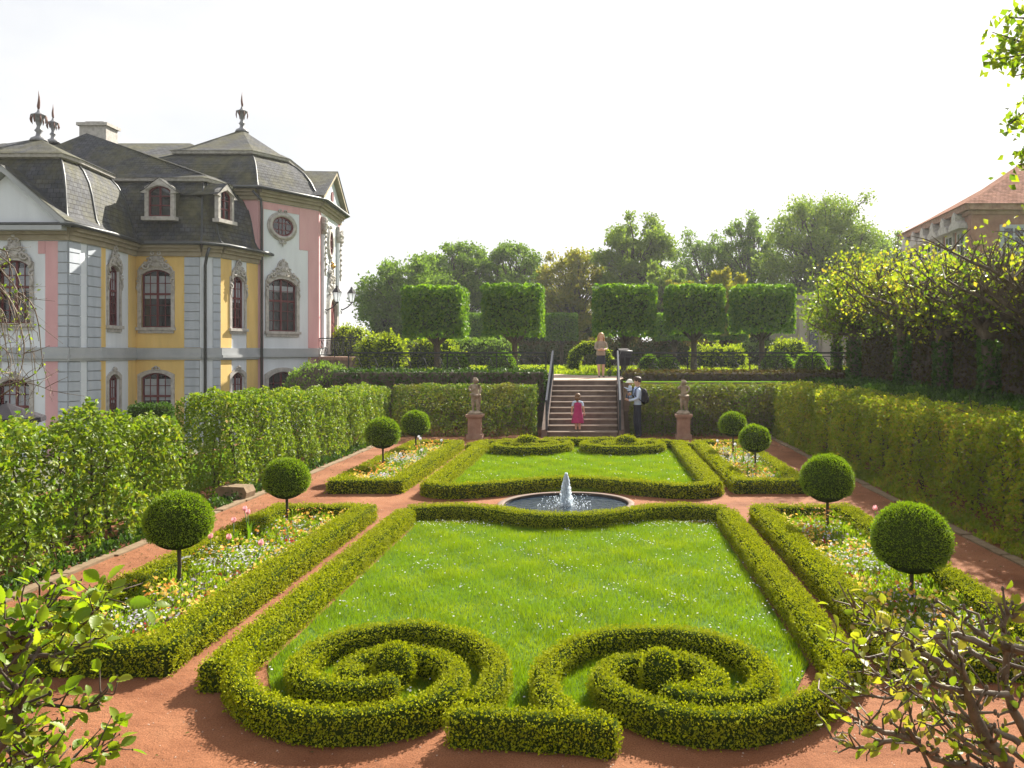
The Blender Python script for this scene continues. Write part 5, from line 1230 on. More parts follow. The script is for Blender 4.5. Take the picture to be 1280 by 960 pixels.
def bell(par, loop, prof, name, mat='slate', cap=None, closed=True, mb=None):
    """roof raised over a polygon: prof = [(inset, z)]; UVs follow the slope"""
    n = len(loop); L = [Vector((p[0], p[1])) for p in loop]
    area = sum(L[i].x*L[(i+1) % n].y-L[(i+1) % n].x*L[i].y for i in range(n))/2; sg = 1 if area > 0 else -1
    rings = []
    for ins, z in prof:
        r = []
        for i in range(n):
            a, b, c = L[i-1], L[i], L[(i+1) % n]; d1 = (b-a).normalized(); d2 = (c-b).normalized()
            n1 = Vector((-d1.y, d1.x))*sg; n2 = Vector((-d2.y, d2.x))*sg; m = (n1+n2); k = 1/max(.35, 1+n1.dot(n2))
            r.append(b+m*k*ins)
        rings.append((r, z))
    mb = mb or MB(); v = 0
    for j in range(len(rings)-1):
        (r0, z0), (r1, z1) = rings[j], rings[j+1]; dv = math.hypot(prof[j+1][0]-prof[j][0], z1-z0)
        for i in range(n):
            k = (i+1) % n; mid = (r0[i]+r0[k])/2; dr = (r0[k]-r0[i]); ln = dr.length or 1; dr = dr/ln
            q = [r0[i], r0[k], r1[k], r1[i]]; us = [((p-mid).dot(dr)) for p in q]
            f = (0, 1, 2, 3) if sg > 0 else (3, 2, 1, 0); uvq = [(us[0], v), (us[1], v), (us[2], v+dv), (us[3], v+dv)]
            mb.add([(q[0].x, q[0].y, z0), (q[1].x, q[1].y, z0), (q[2].x, q[2].y, z1), (q[3].x, q[3].y, z1)], [f], 0, [[uvq[x] for x in f]])
        v += dv
    if cap is not None:
        r, z = rings[-1]; ax, ay, az = cap
        for i in range(n):
            k = (i+1) % n; dr = (r[k]-r[i]); ln = dr.length or 1; dr /= ln; mid = (r[i]+r[k])/2; hgt = (Vector((ax, ay))-mid).length; dv = math.hypot(hgt, az-z)
            u0, u1 = (r[i]-mid).dot(dr), (r[k]-mid).dot(dr); ua = (Vector((ax, ay))-mid).dot(dr)
            f = (0, 1, 2) if sg > 0 else (2, 1, 0); uvq = [(u0, v), (u1, v), (ua, v+dv)]
            mb.add([(r[i].x, r[i].y, z), (r[k].x, r[k].y, z), (ax, ay, az)], [f], 0, [[uvq[x] for x in f]])
    if name: return mb.build(name, M[mat], par)
    return mb
BELL = [(-.42, 0), (-.30, .06), (.02, .30), (.16, .62), (.24, 1.05), (.34, 1.6), (.50, 2.15), (.78, 2.65), (1.2, 3.05), (1.5, 3.2)]
# ================================================================ THE ROCOCO PALACE
pal = empty('palace', (0, 0, 0), 'rococo palace in pink, ochre and pale grey with slate mansard roofs', 'palace')
ZE, ZB = 7.12, -1.5
def wall(par, s, z0, z1, holes, mat, th=.35, name='wall'):
    mb = MB(); hs = sorted(holes); us = [0]
    if not hs: s.panel(0, s.L, z0, z1, -th, 0, mb)
    else:
        u0, u1 = hs[0][0], hs[0][1]
        s.panel(0, u0, z0, z1, -th, 0, mb); s.panel(u1, s.L, z0, z1, -th, 0, mb); z = z0
        for h in sorted(hs, key=lambda h: h[2]):
            s.panel(u0, u1, z, h[2], -th, 0, mb); z = h[3]
        s.panel(u0, u1, z, z1, -th, 0, mb)
    return mb.build(name, mat, par)
def quoins(par, s, u0, u1, z0, z1, rowh=.385):
    mb = MB(); n = round((z1-z0)/rowh); rh = (z1-z0)/n
    for k in range(n): s.panel(u0, u1, z0+k*rh, z0+(k+1)*rh-.04, .004, .055, mb)
    q = mb.build('quoin', M['greyrust'], par); s.panel(u0, u1, z0, z1, .0026, .012, MB()).build('quoin_backing', M['greyband'], q); return q
def strip(par, s, u0, u1, z0, z1, mat, name='wall_panel', o=.02):
    return s.panel(u0, u1, z0, z1, .0025, o, MB()).build(name, M[mat], par)
def courses(par, s, ztop, e0=0, e1=0, z=None):
    a, b = -e0, s.L+e1; mb = MB()
    s.panel(a, b, 2.43, 2.72, .004, .075, mb); s.panel(a, b, 2.30, 2.429, .004, .13, mb); s.panel(a, b, 2.22, 2.299, .004, .09, mb)
    mb.build('string_course', M['greyband'], par)
    mb = MB(); s.panel(a, b, ztop-.42, ztop-.22, .004, .09, mb); s.panel(a, b, ztop-.219, ztop-.08, .004, .2, mb); s.panel(a, b, ztop-.079, ztop+.06, -.2, .34, mb)
    mb.build('cornice', M['cornice'], par)
def span(s, uc, w): return uc-w/2, uc+w/2
def win2(s, uc, w, zu0, hu, zl0, hl, orn, wl=None, mats='ornament', rise=.22, base='whitewall', rows=None):
    wl = wl or w; m = max(w, wl)/2
    holes = [(uc-m, uc+m, zl0, zl0+hl), (uc-m, uc+m, zu0, zu0+hu)]
    wall(pal, s, ZB, ZE, holes, M[base])
    window(pal, s, uc, zu0, m*2, hu, rise=rise, orn=orn, mats=mats, grow=.15)
    window(pal, s, uc, zl0, m*2, hl, rise=rise, orn=0, mats=mats, sill=False, grow=.15)
    k = MB(); O = s.P(uc, zl0+hl+.14, .06)
    for sg in (-1, 1): k.tube([O+s.d*a+Vector((0, 0, b)) for a, b in spiral((sg*.1, .05), .1, 1, sg, 2)], .03, 6)
    k.ball(O+Vector((0, 0, .1)), .07, 8, 6); k.build('keystone', M['ornament'], pal, True)
A1 = Seg((-28, 31.5), (-19.76, 31.5)); A2 = Seg((-19.76, 31.5), (-19.7, 33.4)); A3 = Seg((-19.7, 33.4), (-20.1, 36.7))
B1 = Seg((-20.1, 36.7), (-17.3, 36.8)); B2 = Seg((-17.3, 36.8), (-16.7, 37.3)); B3 = Seg((-16.7, 37.3), (-16.15, 40.0))
T1 = Seg((-16.15, 40), (-14.28, 43)); T2 = Seg((-14.28, 43), (-14.7, 48))
win2(A1, A1.u(18.5), 1.14, 3.62, 2.34, -.9, 2.44, .95)
strip(pal, A1, A1.u(57), A1.u(73.2), ZB, 2.2, 'pinkwall'); strip(pal, A1, A1.u(57), A1.u(73.2), 2.74, ZE-.45, 'pinkwall'); strip(pal, A1, A1.u(48), A1.u(57)-.01, 6.2, ZE-.45, 'pinkwall')
strip(pal, A1, A1.u(-45), A1.u(-25), ZB, 2.2, 'pinkwall'); strip(pal, A1, A1.u(-45), A1.u(-25), 2.74, ZE-.45, 'pinkwall')
for z0, z1 in ((ZB, 2.2), (2.74, ZE-.44)):
    quoins(pal, A1, A1.u(73.5), A1.L, z0, z1); quoins(pal, A2, 0, A2.u(99.5), z0, z1); quoins(pal, A2, A2.u(108.5), A2.L, z0, z1)
    strip(pal, A3, 0, A3.u(131.5), z0, z1, 'yellowwall'); strip(pal, A3, A3.u(160), A3.L, z0, z1, 'yellowwall')
    quoins(pal, B1, B1.u(231), B1.u(250), z0, z1); quoins(pal, B2, B2.u(266), B2.L, z0, z1)
    strip(pal, B1, B1.u(250)+.01, B1.L, z0, z1, 'whitewall')
    strip(pal, B3, 0, B3.u(289), z0, z1, 'yellowwall'); strip(pal, B3, B3.u(308), B3.L, z0, z1, 'yellowwall')
    strip(pal, T1, 0, T1.u(329), z0, z1+.3, 'pinkwall'); strip(pal, T1, T1.u(385), T1.L, z0, z1+.3, 'pinkwall')
wall(pal, A2, ZB, ZE, [], M['whitewall'])
win2(A3, A3.u(142), 1.0, 3.63, 2.46, -.75, 2.4, .85)
win2(B1, B1.u(195.5), 1.27, 3.62, 2.5, -.75, 2.4, .92, base='yellowwall')
wall(pal, B2, ZB, ZE, [], M['whitewall'])
win2(B3, B3.u(297), .92, 3.62, 2.36, -.75, 2.38, .75)
for s, e0, e1 in ((A1, 0, .05), (A2, 0, .02), (A3, 0, 0), (B1, 0, .03), (B2, 0, .02), (B3, 0, .0)): courses(pal, s, ZE, e0, e1)
# tall pink pavilion
ZT = 10.15
uc = T1.u(353); w = (T1.u(371)-T1.u(336))
wall(pal, T1, ZB, ZT, [(uc-w/2, uc+w/2, -.75, 1.6), (uc-w/2, uc+w/2, 3.55, 6.1)], M['whitewall'])
window(pal, T1, uc, 3.55, w, 2.55, rise=.3, orn=.95, grow=.16, curtain=.25); window(pal, T1, uc, -.75, w, 2.35, rise=.3, orn=0, sill=False, grow=.2, curtain=0)
oval(pal, T1, T1.u(352.5), 8.63, (T1.u(367)-T1.u(338.5))/2*.93, .47)
strip(pal, T1, 0, T1.u(329), 7.0, ZT-.45, 'pinkwall'); strip(pal, T1, T1.u(374), T1.L, 7.62, ZT-.45, 'pinkwall'); strip(pal, T1, T1.u(385), T1.L, 6.98, 7.615, 'pinkwall')
strip(pal, T1, T1.u(329)+.01, T1.u(374)-.01, 9.35, ZT-.45, 'pinkwall', o=.018)
T0 = Seg((-22.4, 40.0), (-16.15, 40.0))
wall(pal, T0, 6.9, ZT, [], M['pinkwall'])
wall(pal, T2, ZB, ZT, [], M['whitewall'])
strip(pal, T2, .05, .5, 2.75, ZT-.45, 'pinkwall'); strip(pal, T2, 4.45, 4.95, 2.75, ZT-.45, 'pinkwall')
for s in (T1, T2):
    a, b = 0, s.L; mb = MB()
    s.panel(a, b, 2.43, 2.72, .004, .075, mb); s.panel(a, b, 2.30, 2.429, .004, .13, mb); mb.build('string_course', M['greyband'], pal)
for s in (T0, T1, T2):
    mb = MB(); s.panel(0, s.L, ZT-.42, ZT-.22, .004, .09, mb); s.panel(0, s.L, ZT-.219, ZT-.08, .004, .2, mb); s.panel(0, s.L, ZT-.079, ZT+.06, -.2, .32, mb); mb.build('cornice', M['cornice'], pal)
# portal facade
for u_ in (.75, 4.25):
    mb = MB(); T2.panel(u_-.22, u_+.22, 2.8, 8.6, .02, .16, mb); mb.build('pilaster', M['whitewall'], pal)
    mb = MB(); T2.panel(u_-.1, u_+.1, 6.5, 8.61, .161, .19, mb); T2.panel(u_-.26, u_+.26, 8.611, 9.5, .02, .17, mb)
    for k in range(14): mb.ball(T2.P(u_+R.uniform(-.26, .26), 8.7+R.uniform(0, .75), .2), R.uniform(.07, .14), 7, 5, jit=.35)
    for k in range(7): mb.ball(T2.P(u_+R.uniform(-.1, .1), 8.5-k*.28, .2), .08, 6, 5, jit=.3)
    mb.build('capital', M['ornament'], pal, True)
mb = MB(); mb.prism(arch(1.5, 3.0, .55), T2.P(2.5, 2.42, .03), T2.d, Vector((0, 0, 1)), T2.n*.05); dr = mb.build('door', M['oxred'], pal)
mb = MB(); mb.ring(arch(1.5, 3.0, .55, grow=.28, feet=False), arch(1.5, 3.0, .55, feet=False), T2.P(2.5, 2.42, .004), T2.d, Vector((0, 0, 1)), T2.n*.22); mb.build('door_surround', M['ornament'], dr)
mb = MB()
for sg in (-1, 1):
    for k in range(3): T2.panel(2.5+sg*.37-.25, 2.5+sg*.37+.25, 2.6+k*.75, 3.2+k*.75, .081, .11, mb)
mb.build('door_panel', M['oxred'], dr)
oval(pal, T2, 2.5, 8.35, .42, .62)
mb = MB(); O = T2.P(2.5, 5.75, .12)
for sg in (-1, 1):
    for (c, r) in (((sg*.5, .1), .3), ((sg*.35, .65), .24), ((sg*.2, 1.1), .18)): mb.tube([O+T2.d*a+Vector((0, 0, b)) for a, b in spiral(c, r, 1.2, sg, 1.5)], .06, 6)
for k in range(16): mb.ball(O+T2.d*R.uniform(-.5, .5)+Vector((0, 0, R.uniform(0, 1.2))), R.uniform(.07, .13), 7, 5, jit=.3)
mb.build('crest', M['ornament'], pal, True)
mb = MB(); mb.ball(T2.P(2.5, 7.15, .16), .14, 8, 6, jit=.2)
for k in range(3): mb.ball(T2.P(2.36+.14*k, 7.33, .16), .06, 6, 5)
mb.build('gilt_emblem', M['gold'], pal, True)
# pediment over the portal
pe = MB(); L = T2.L; ez = Vector((0, 0, 1)); zt = ZT+.08; ap = 1.75
pe.prism([(-.25, 0), (L+.25, 0), (L/2, ap)], T2.P(0, zt, .1), T2.d, ez, -T2.n*.25); pe.build('pediment', M['whitewall'], pal)
pe = MB()
for (a, b) in (((-.35, 0), (L/2, ap+.05)), ((L/2, ap+.05), (L+.35, 0))):
    pe.prism([a, b, (b[0], b[1]+.2), (a[0], a[1]+.2)], T2.P(0, zt, .38), T2.d, ez, -T2.n*.3)
pe.build('raking_cornice', M['cornice'], pal)
pe = MB()
for (a, b) in (((-.42, .205), (L/2, ap+.27)), ((L/2, ap+.27), (L+.42, .205))):
    q0 = T2.P(a[0], zt+a[1], .42); q1 = T2.P(b[0], zt+b[1], .42); dd = -T2.n*3.6
    pe.add([q0, q1, q1+dd, q0+dd], [(0, 1, 2, 3)], 0, [[(0, 0), (0, 2.9), (3.6, 2.9), (3.6, 0)]])
pe.build('portal_roof', M['slate'], pal)
mb = MB(); oval_o = [(.28*math.cos(2*PI*k/18), .3*math.sin(2*PI*k/18)) for k in range(18)]
mb.prism(oval_o, T2.P(L/2, zt+.62, .12), T2.d, ez, T2.n*.03); mb.build('oculus', M['oxred'], pal)

# roofs
loopA = [(-25.5, 31.5), (-19.76, 31.5), (-19.7, 33.4), (-20.1, 36.9), (-25.5, 36.9)]
loopB = [(-29, 36.75), (-17.3, 36.8), (-16.7, 37.3), (-16.15, 40.0), (-16.3, 43.8), (-29, 43.8)]
loopT = [(-22.6, 40.0), (-16.15, 40.0), (-14.28, 43), (-14.7, 48), (-16.2, 50.4), (-22.6, 50.4)]
loopM = [(-36, 40.8), (-17.5, 40.8), (-17.5, 49.4), (-36, 49.4)]
def roof(loop, z, prof, lip, cap, name='mansard_roof'):
    r = bell(pal, loop, [(i, z+h) for i, h in prof], name)
    i0, h0 = prof[-1]
    bell(pal, loop, [(i0+.02, z+h0-.02), (i0-.16, z+h0+.03), (i0-.2, z+h0+.18), (i0-.02, z+h0+.2)], 'roof_lip', mat='ornament')
    bell(pal, loop, [(i0-.24, z+h0+.16), (i0-.1, z+h0+.24), (i0+.35, z+h0+.44)], 'upper_roof', cap=cap)
    # lead gutter round the eaves
    g = MB(); n = len(loop)
    Ls = [Vector((p[0], p[1])) for p in loop]; pts = []
    for i in range(n):
        a, b, c = Ls[i-1], Ls[i], Ls[(i+1) % n]; d1 = (b-a).normalized(); d2 = (c-b).normalized()
        m = Vector((d1.y, -d1.x))+Vector((d2.y, -d2.x)); k = 1/max(.35, 1+Vector((d1.y, -d1.x)).dot(Vector((d2.y, -d2.x)))); q = b+m*k*.46; pts.append((q.x, q.y, z+.05))
    g.tube(pts+[pts[0]], .075, 7); g.build('gutter', M['zinc'], pal, True)
    for i in range(n):
        hip = []; hp = MB()
        for ins, hh in prof:
            a, b, c = Ls[i-1], Ls[i], Ls[(i+1) % n]; d1 = (b-a).normalized(); d2 = (c-b).normalized(); m = Vector((-d1.y, d1.x))+Vector((-d2.y, d2.x)); k = 1/max(.35, 1+Vector((-d1.y, d1.x)).dot(Vector((-d2.y, d2.x)))); q = b+m*k*ins; hip.append((q.x, q.y, z+hh+.01))
        hp.tube(hip, .045, 5); hp.build('hip_ridge', M['zinc'], pal, True)
PA = [(-.44, 0), (-.30, .05), (-.02, .22), (.14, .55), (.22, 1.0), (.30, 1.5), (.42, 2.0), (.62, 2.45), (.85, 2.75)]
PT = [(-.44, 0), (-.30, .05), (-.02, .2), (.18, .5), (.42, .95), (.75, 1.38), (1.2, 1.75), (1.75, 2.05)]
roof(loopA, ZE+.06, PA, 0, (-22.6, 34.15, 11.15))
roof(loopB, ZE+.05, PA+[(1.0, 2.95)], 0, (-24.4, 40.3, 12.95))
roof(loopT, ZT+.06, PT, 0, (-19.0, 45.0, 14.35))
bell(pal, loopM, [(0, 9.0), (.3, 11.0), (.8, 12.0), (4.29, 13.65)], 'main_roof')
for x, y, z, s_, sx in ((-22.6, 34.15, 11.02, 1.0, 1), (-28.9, 44.8, 13.6, 1.0, 1), (-19.0, 45.0, 14.2, 1.05, 1)):
    f = MB(); f.lathe([(.34, 0), (.28, .12), (.12, .22), (.09, .36), (.16, .44), (.10, .52), (.07, .62), (.12, .78), (.18, .92), (.24, 1.02), (.29, 1.06), (.15, 1.12), (.07, 1.2), (.04, 1.3)], (x, y, z), 16)
    f.v = [(x+(a-x)*s_, y+(b-y)*s_, z+(c-z)*s_) for a, b, c in f.v]; fo = f.build('roof_finial', M['lead'], pal, True)
    f = MB(); f.lathe([(.03, 1.28), (.06, 1.42), (.05, 1.6), (.03, 1.8), (.004, 2.05)], (x, y, z), 8); f.v = [(x+(a-x)*s_+.015*math.sin(c*9), y+(b-y)*s_, z+(c-z)*s_) for a, b, c in f.v]; f.build('finial_flame', M['rustred'], fo, True)
    f = MB()
    for k in range(8):
        a = 6.28*k/8; f.tube([(x+.27*s_*math.cos(a), y+.27*s_*math.sin(a), z+1.04*s_), (x+.29*s_*math.cos(a), y+.29*s_*math.sin(a), z+.86*s_), (x+.26*s_*math.cos(a), y+.26*s_*math.sin(a), z+.72*s_)], [.02, .032, .012], 6)
    f.build('finial_tassel', M['rustred'], fo, True)
# front pediment of the left pavilion
mb = MB(); cx = -21.9; hw = 2.12; mb.prism([(cx-hw, 0), (cx+hw, 0), (cx, 1.9)], (0, 31.32, 7.2), (1, 0, 0), (0, 0, 1), (0, .3, 0)); mb.build('pediment', M['whitewall'], pal)
mb = MB()
for a, b in (((cx-hw-.2, -.05), (cx, 1.95)), ((cx, 1.95), (cx+hw+.2, -.05))):
    mb.prism([a, b, (b[0], b[1]+.24), (a[0], a[1]+.24)], (0, 31.0, 7.2), (1, 0, 0), (0, 0, 1), (0, .38, 0))
mb.box(cx-hw-.2, cx+hw+.1, 30.98, 31.3, 7.02, 7.19); mb.build('raking_cornice', M['greyband'], pal)
mb = MB()
for a, b in (((cx-hw-.28, .17), (cx, 2.21)), ((cx, 2.21), (cx+hw+.28, .17))):
    q0 = Vector((a[0], 30.95, 7.2+a[1])); q1 = Vector((b[0], 30.95, 7.2+b[1])); dd = Vector((0, 2.6, 0))
    mb.add([q0, q1, q1+dd, q0+dd], [(0, 1, 2, 3)], 0, [[(0, 0), (0, 2.9), (2.6, 2.9), (2.6, 0)]])
mb.build('pediment_roof', M['slate'], pal)
# dormers
def dormer(s, uc, z0, w, h, off, depth=1.6):
    d = MB(); s.panel(uc-w/2-.15, uc+w/2+.15, z0-.1, z0+h*.82, off-depth, off-.17, d); dd = d.build('dormer', M['slate'], pal)
    r = MB(); r.ring(arch(w, h, .2, grow=.15), arch(w, h, .2), s.P(uc, z0, off-.17), s.d, Vector((0, 0, 1)), s.n*.19); r.build('dormer_frame', M['ornament'], dd)
    q = MB(); s.panel(uc-w/2-.25, uc+w/2+.25, z0-.18, z0-.02, off-.2, off+.12, q); q.build('dormer_sill', M['ornament'], dd)
    f = MB(); f.ring(arch(w, h, .2), arch(w, h, .2, grow=-.06), s.P(uc, z0, off-.14), s.d, Vector((0, 0, 1)), s.n*.06); s.panel(uc-.035, uc+.035, z0, z0+h-.05, off-.14, off-.09, f)
    s.panel(uc-w/2, uc+w/2, z0+h*.35, z0+h*.35+.05, off-.14, off-.1, f); s.panel(uc-w/2, uc+w/2, z0+h*.66, z0+h*.66+.04, off-.14, off-.1, f)
    f.build('dormer_window', M['oxred'], dd)
    g = MB(); g.prism(arch(w-.05, h-.03, .2), s.P(uc, z0+.01, off-.155), s.d, Vector((0, 0, 1)), s.n*.01); g.build('pane', M['glass'], dd)
    rf = MB(); a = w/2+.32
    for sg in (-1, 1):
        pts = [(sg*a, h*.80), (sg*a*.72, h*.90), (sg*a*.4, h*1.08), (0, h*1.2+.08)]
        for p0, p1 in zip(pts[:-1], pts[1:]):
            q0, q1 = s.P(uc+p0[0], z0+p0[1], off+.1), s.P(uc+p1[0], z0+p1[1], off+.1); bk = -s.n*(depth+.4)
            rf.add([q0, q1, q1+bk, q0+bk], [(0, 1, 2, 3) if sg < 0 else (3, 2, 1, 0)], 0, [[(0, p0[1]), (0, p1[1]), (1.8, p1[1]), (1.8, p0[1])] if sg < 0 else [(1.8, p0[1]), (1.8, p1[1]), (0, p1[1]), (0, p0[1])]])
    rf.build('dormer_roof', M['slate'], dd)
    fr = MB(); fr.prism([(-a, h*.78), (-a*.72, h*.88), (-a*.4, h*1.06), (0, h*1.2+.05), (a*.4, h*1.06), (a*.72, h*.88), (a, h*.78), (a*.6, h*.74), (w/2+.1, h*.86), (0, h*1.03), (-w/2-.1, h*.86), (-a*.6, h*.74)], s.P(uc, z0, off-.12), s.d, Vector((0, 0, 1)), s.n*.2); fr.build('dormer_gable', M['ornament'], dd)
dormer(B1, B1.u(200), 8.42, .95, 1.32, .06); dormer(B3, B3.u(282), 8.42, .8, 1.28, .02)
mb = MB(); mb.box(-25.3, -24.0, 41.2, 42.2, 11.8, 13.55); mb.box(-25.4, -23.9, 41.1, 42.3, 13.55, 13.7); mb.box(-25.1, -24.2, 41.35, 42.05, 13.7, 13.8); mb.build('chimney', M['ornament'], pal)
# rainwater pipes
def pipe(pts): MB().tube(pts, .065, 8).build('downpipe', M['zinc'], pal, True)
p1 = B2.P(.12, 0, .14); pipe([B2.P(.2, 7.05, .5), B2.P(.12, 6.75, .42), (p1.x, p1.y, 6.3), (p1.x, p1.y, -1.4)])
p1 = T1.P(.12, 0, .14); pipe([(-16.25, 39.65, 10.1), (p1.x, p1.y-.1, 9.75), (p1.x, p1.y, 9.3), (p1.x, p1.y, -1.4)])

# balcony platform and its wall
W0, W1 = (-14.2, 42.7), (-10.6, 38.6)
bw = empty('balcony_wall', (0, 0, 0), 'rough stone retaining wall carrying the palace balcony', 'wall')
MB().prism([(-14.19, 42.72), (-10.6, 38.62), (-9.2, 40.2), (-12.6, 49.5), (-14.5, 49.5)], (0, 0, -1.4), (1, 0, 0), (0, 1, 0), (0, 0, 3.55)).build('masonry', M['rubble'], bw)
MB().prism([(-14.16, 42.55), (-10.5, 38.45), (-9.0, 40.1), (-12.6, 49.6), (-14.5, 49.6)], (0, 0, 2.152), (1, 0, 0), (0, 1, 0), (0, 0, .16)).build('coping', M['stone'], bw)
railing([(-14.15, 42.75), (-10.6, 38.8), (-8.2, 38.8)], 2.31, 'black scrollwork balcony railing beside the palace portal')
def lantern(u_, off, z, lab):
    p = T2.P(u_, z, 0); t = empty('wall_lantern', p, lab, 'lantern', 'lanterns at the palace portal'); n = T2.n
    MB().tube([(0, 0, -.1), n*.25+Vector((0, 0, -.25)), n*off*.7+Vector((0, 0, -.1)), n*off+Vector((0, 0, .12))], .035, 7).build('bracket', M['iron'], t, True)
    b = MB().tube([n*.06+Vector((0, 0, -.5)), n*.22+Vector((0, 0, -.42)), n*.12+Vector((0, 0, -.2))], .025, 6); b.build('scroll', M['iron'], t, True)
    c = n*off+Vector((0, 0, .12)); f = MB()
    f.lathe([(.05, 0), (.10, .06), (.12, .08)], c, 6); f.lathe([(.26, .56), (.22, .62), (.12, .76), (.06, .82), (.08, .86), (.01, .94)], c, 6)
    for k in range(6):
        a = PI/3*k; f.tube([c+Vector((.12*math.cos(a), .12*math.sin(a), .08)), c+Vector((.23*math.cos(a), .23*math.sin(a), .56))], .014, 4)
    f.build('cage', M['iron'], t)
    g = MB().lathe([(.11, .085), (.215, .555)], c, 6, caps=False); g.build('lantern_glass', M['foam'], t)
lantern(.75, .75, 4.95, 'ornate black wall lantern before the dark red portal door'); lantern(4.4, .75, 5.15, 'ornate black wall lantern outlined against the sky at the palace corner')
tag(clip_bush('topiary_drum', outward(MB().lathe([(.30, -.2), (.44, .5), (.46, 1.2), (.40, 1.27), (.01, 1.28)], (-10.6, 20, 0), 18)), [M['boxcore'], M['dark']], 900, .06, depth=.05, puff=.02, zmin=None, aspect=.6), 'flat-topped clipped evergreen in front of the ochre palace wall', 'topiary')
um = empty('parasol', (-18.2, 26, -1.3), 'dark folded-out parasol standing in the palace court', 'parasol')
MB().tube([(0, 0, 0), (0, 0, 2.35)], .03, 8).build('pole', M['iron'], um)
b = MB(); n = 8
b.add([(0, 0, 2.3)]+[(1.05*math.cos(2*PI*k/n), 1.05*math.sin(2*PI*k/n), 1.85) for k in range(n)]+[(1.05*math.cos(2*PI*k/n), 1.05*math.sin(2*PI*k/n), 1.70) for k in range(n)], [(0, 1+k, 1+(k+1) % n) for k in range(n)]+[(1+k, 1+n+k, 1+n+(k+1) % n, 1+(k+1) % n) for k in range(n)])
b.build('canopy', BLACK, um)

# ================================================================ THE RED-ROOFED CASTLE
cs = empty('castle', (0, 0, 0), 'brown stone castle with red tiled hip roof rising behind the pollarded trees', 'building')
C1 = Seg((20.45, 56.5), (19.7, 45)); C2 = Seg((19.7, 45), (31, 45)); ZC = 10.35
for s in (C1, C2): s.panel(0, s.L, 1.5, ZC, -.4, 0, MB()).build('wall', brn, cs)
for s in (C1, C2):
    mb = MB(); s.panel(-.2, s.L+.2, ZC-.5, ZC-.3, .003, .12, mb); s.panel(-.3, s.L+.3, ZC-.299, ZC+.02, -.3, .4, mb); mb.build('cornice', M['stone'], cs)
bell(cs, [(20.45, 56.5), (19.7, 45), (31, 45), (31, 56.5)], [(-.55, ZC), (-.45, ZC+.06), (1.2, ZC+.95), (3.6, ZC+2.35)][:4], 'roof', mat='redtile', cap=(25.3, 51, 13.9))
def cwin(s, uc, z0, w, h, ped):
    q = MB(); s.panel(uc-w/2-.2, uc+w/2+.2, z0-.2, z0+h+.2, .003, .1, q)
    if ped: q.prism([(-w*.9, 0), (w*.9, 0), (w*.75, .3), (w*.35, .45), (w*.3, .75), (0, .95), (-w*.3, .75), (-w*.35, .45), (-w*.75, .3)], s.P(uc, z0+h+.2, .003), s.d, Vector((0, 0, 1)), s.n*.5)
    f = q.build('window_frame', M['ornament'] if ped else M['curtain'], cs)
    g = MB(); s.panel(uc-w/2, uc+w/2, z0, z0+h, .101, .115, g); g.build('window_pane', M['glass'], f)
    g = MB(); s.panel(uc-.05, uc+.05, z0, z0+h, .116, .14, g); s.panel(uc-w/2, uc+w/2, z0+h*.6, z0+h*.6+.08, .116, .139, g); g.build('mullion', M['curtain'], f)
for k in range(6): cwin(C1, 1.0+1.85*k, 7.4, .9, 1.6, True); cwin(C1, 1.0+1.85*k, 4.0, .9, 1.7, False)
for k in range(4): cwin(C2, 2.2+2.6*k, 7.9, 1.0, 1.2, False); cwin(C2, 2.2+2.6*k, 4.6, 1.0, 1.8, False)

# ================================================================ BRANCHES CLOSE TO THE VIEWER
def bigleaves(name, P, D, size, mat, parent, aspect=.62):
    """broad hornbeam/beech leaves: 2x5 quads, folded at the midrib, pleated"""
    m = len(P); ax = unit(D); rn = unit(rng.normal(size=(m, 3))*.6+[0, -.25, 1.0]); side = unit(np.cross(ax, rn)); nor = np.cross(side, ax)
    L = (size*rng.uniform(.55, 1.2, m))[:, None]; prof = [(0, .02), (.08, .36), (.16, .62), (.25, .82), (.34, .95), (.43, 1.0), (.52, 1.0), (.61, .93), (.7, .8), (.79, .62), (.87, .42), (.94, .2), (1.0, .0)]; V = []
    curl = rng.uniform(-.02, .22, m)[:, None]
    for i, (t, w) in enumerate(prof):
        c = P+ax*L*t-nor*L*curl*t*t; wv = side*L*aspect*.5*w; up = nor*L*(.12*w+(.026 if i % 2 else -.016))
        V += [c-wv+up, c+nor*L*(.0 if i % 2 else .006), c+wv+up]
    V = np.stack(V, 1).reshape(-1, 3); k = len(prof); T = []
    for i in range(k-1):
        for j in (0, 1):
            a = 3*i+j; T += [(a, a+1, a+4), (a, a+4, a+3)]
    T = np.array(T); idx = np.arange(m)[:, None, None]*3*k; TT = (T[None]+idx).reshape(-1, 3)
    return bigmesh(name, V, TT, np.zeros(len(TT)), np.repeat(rng.random(m), len(T)), [mat], parent)
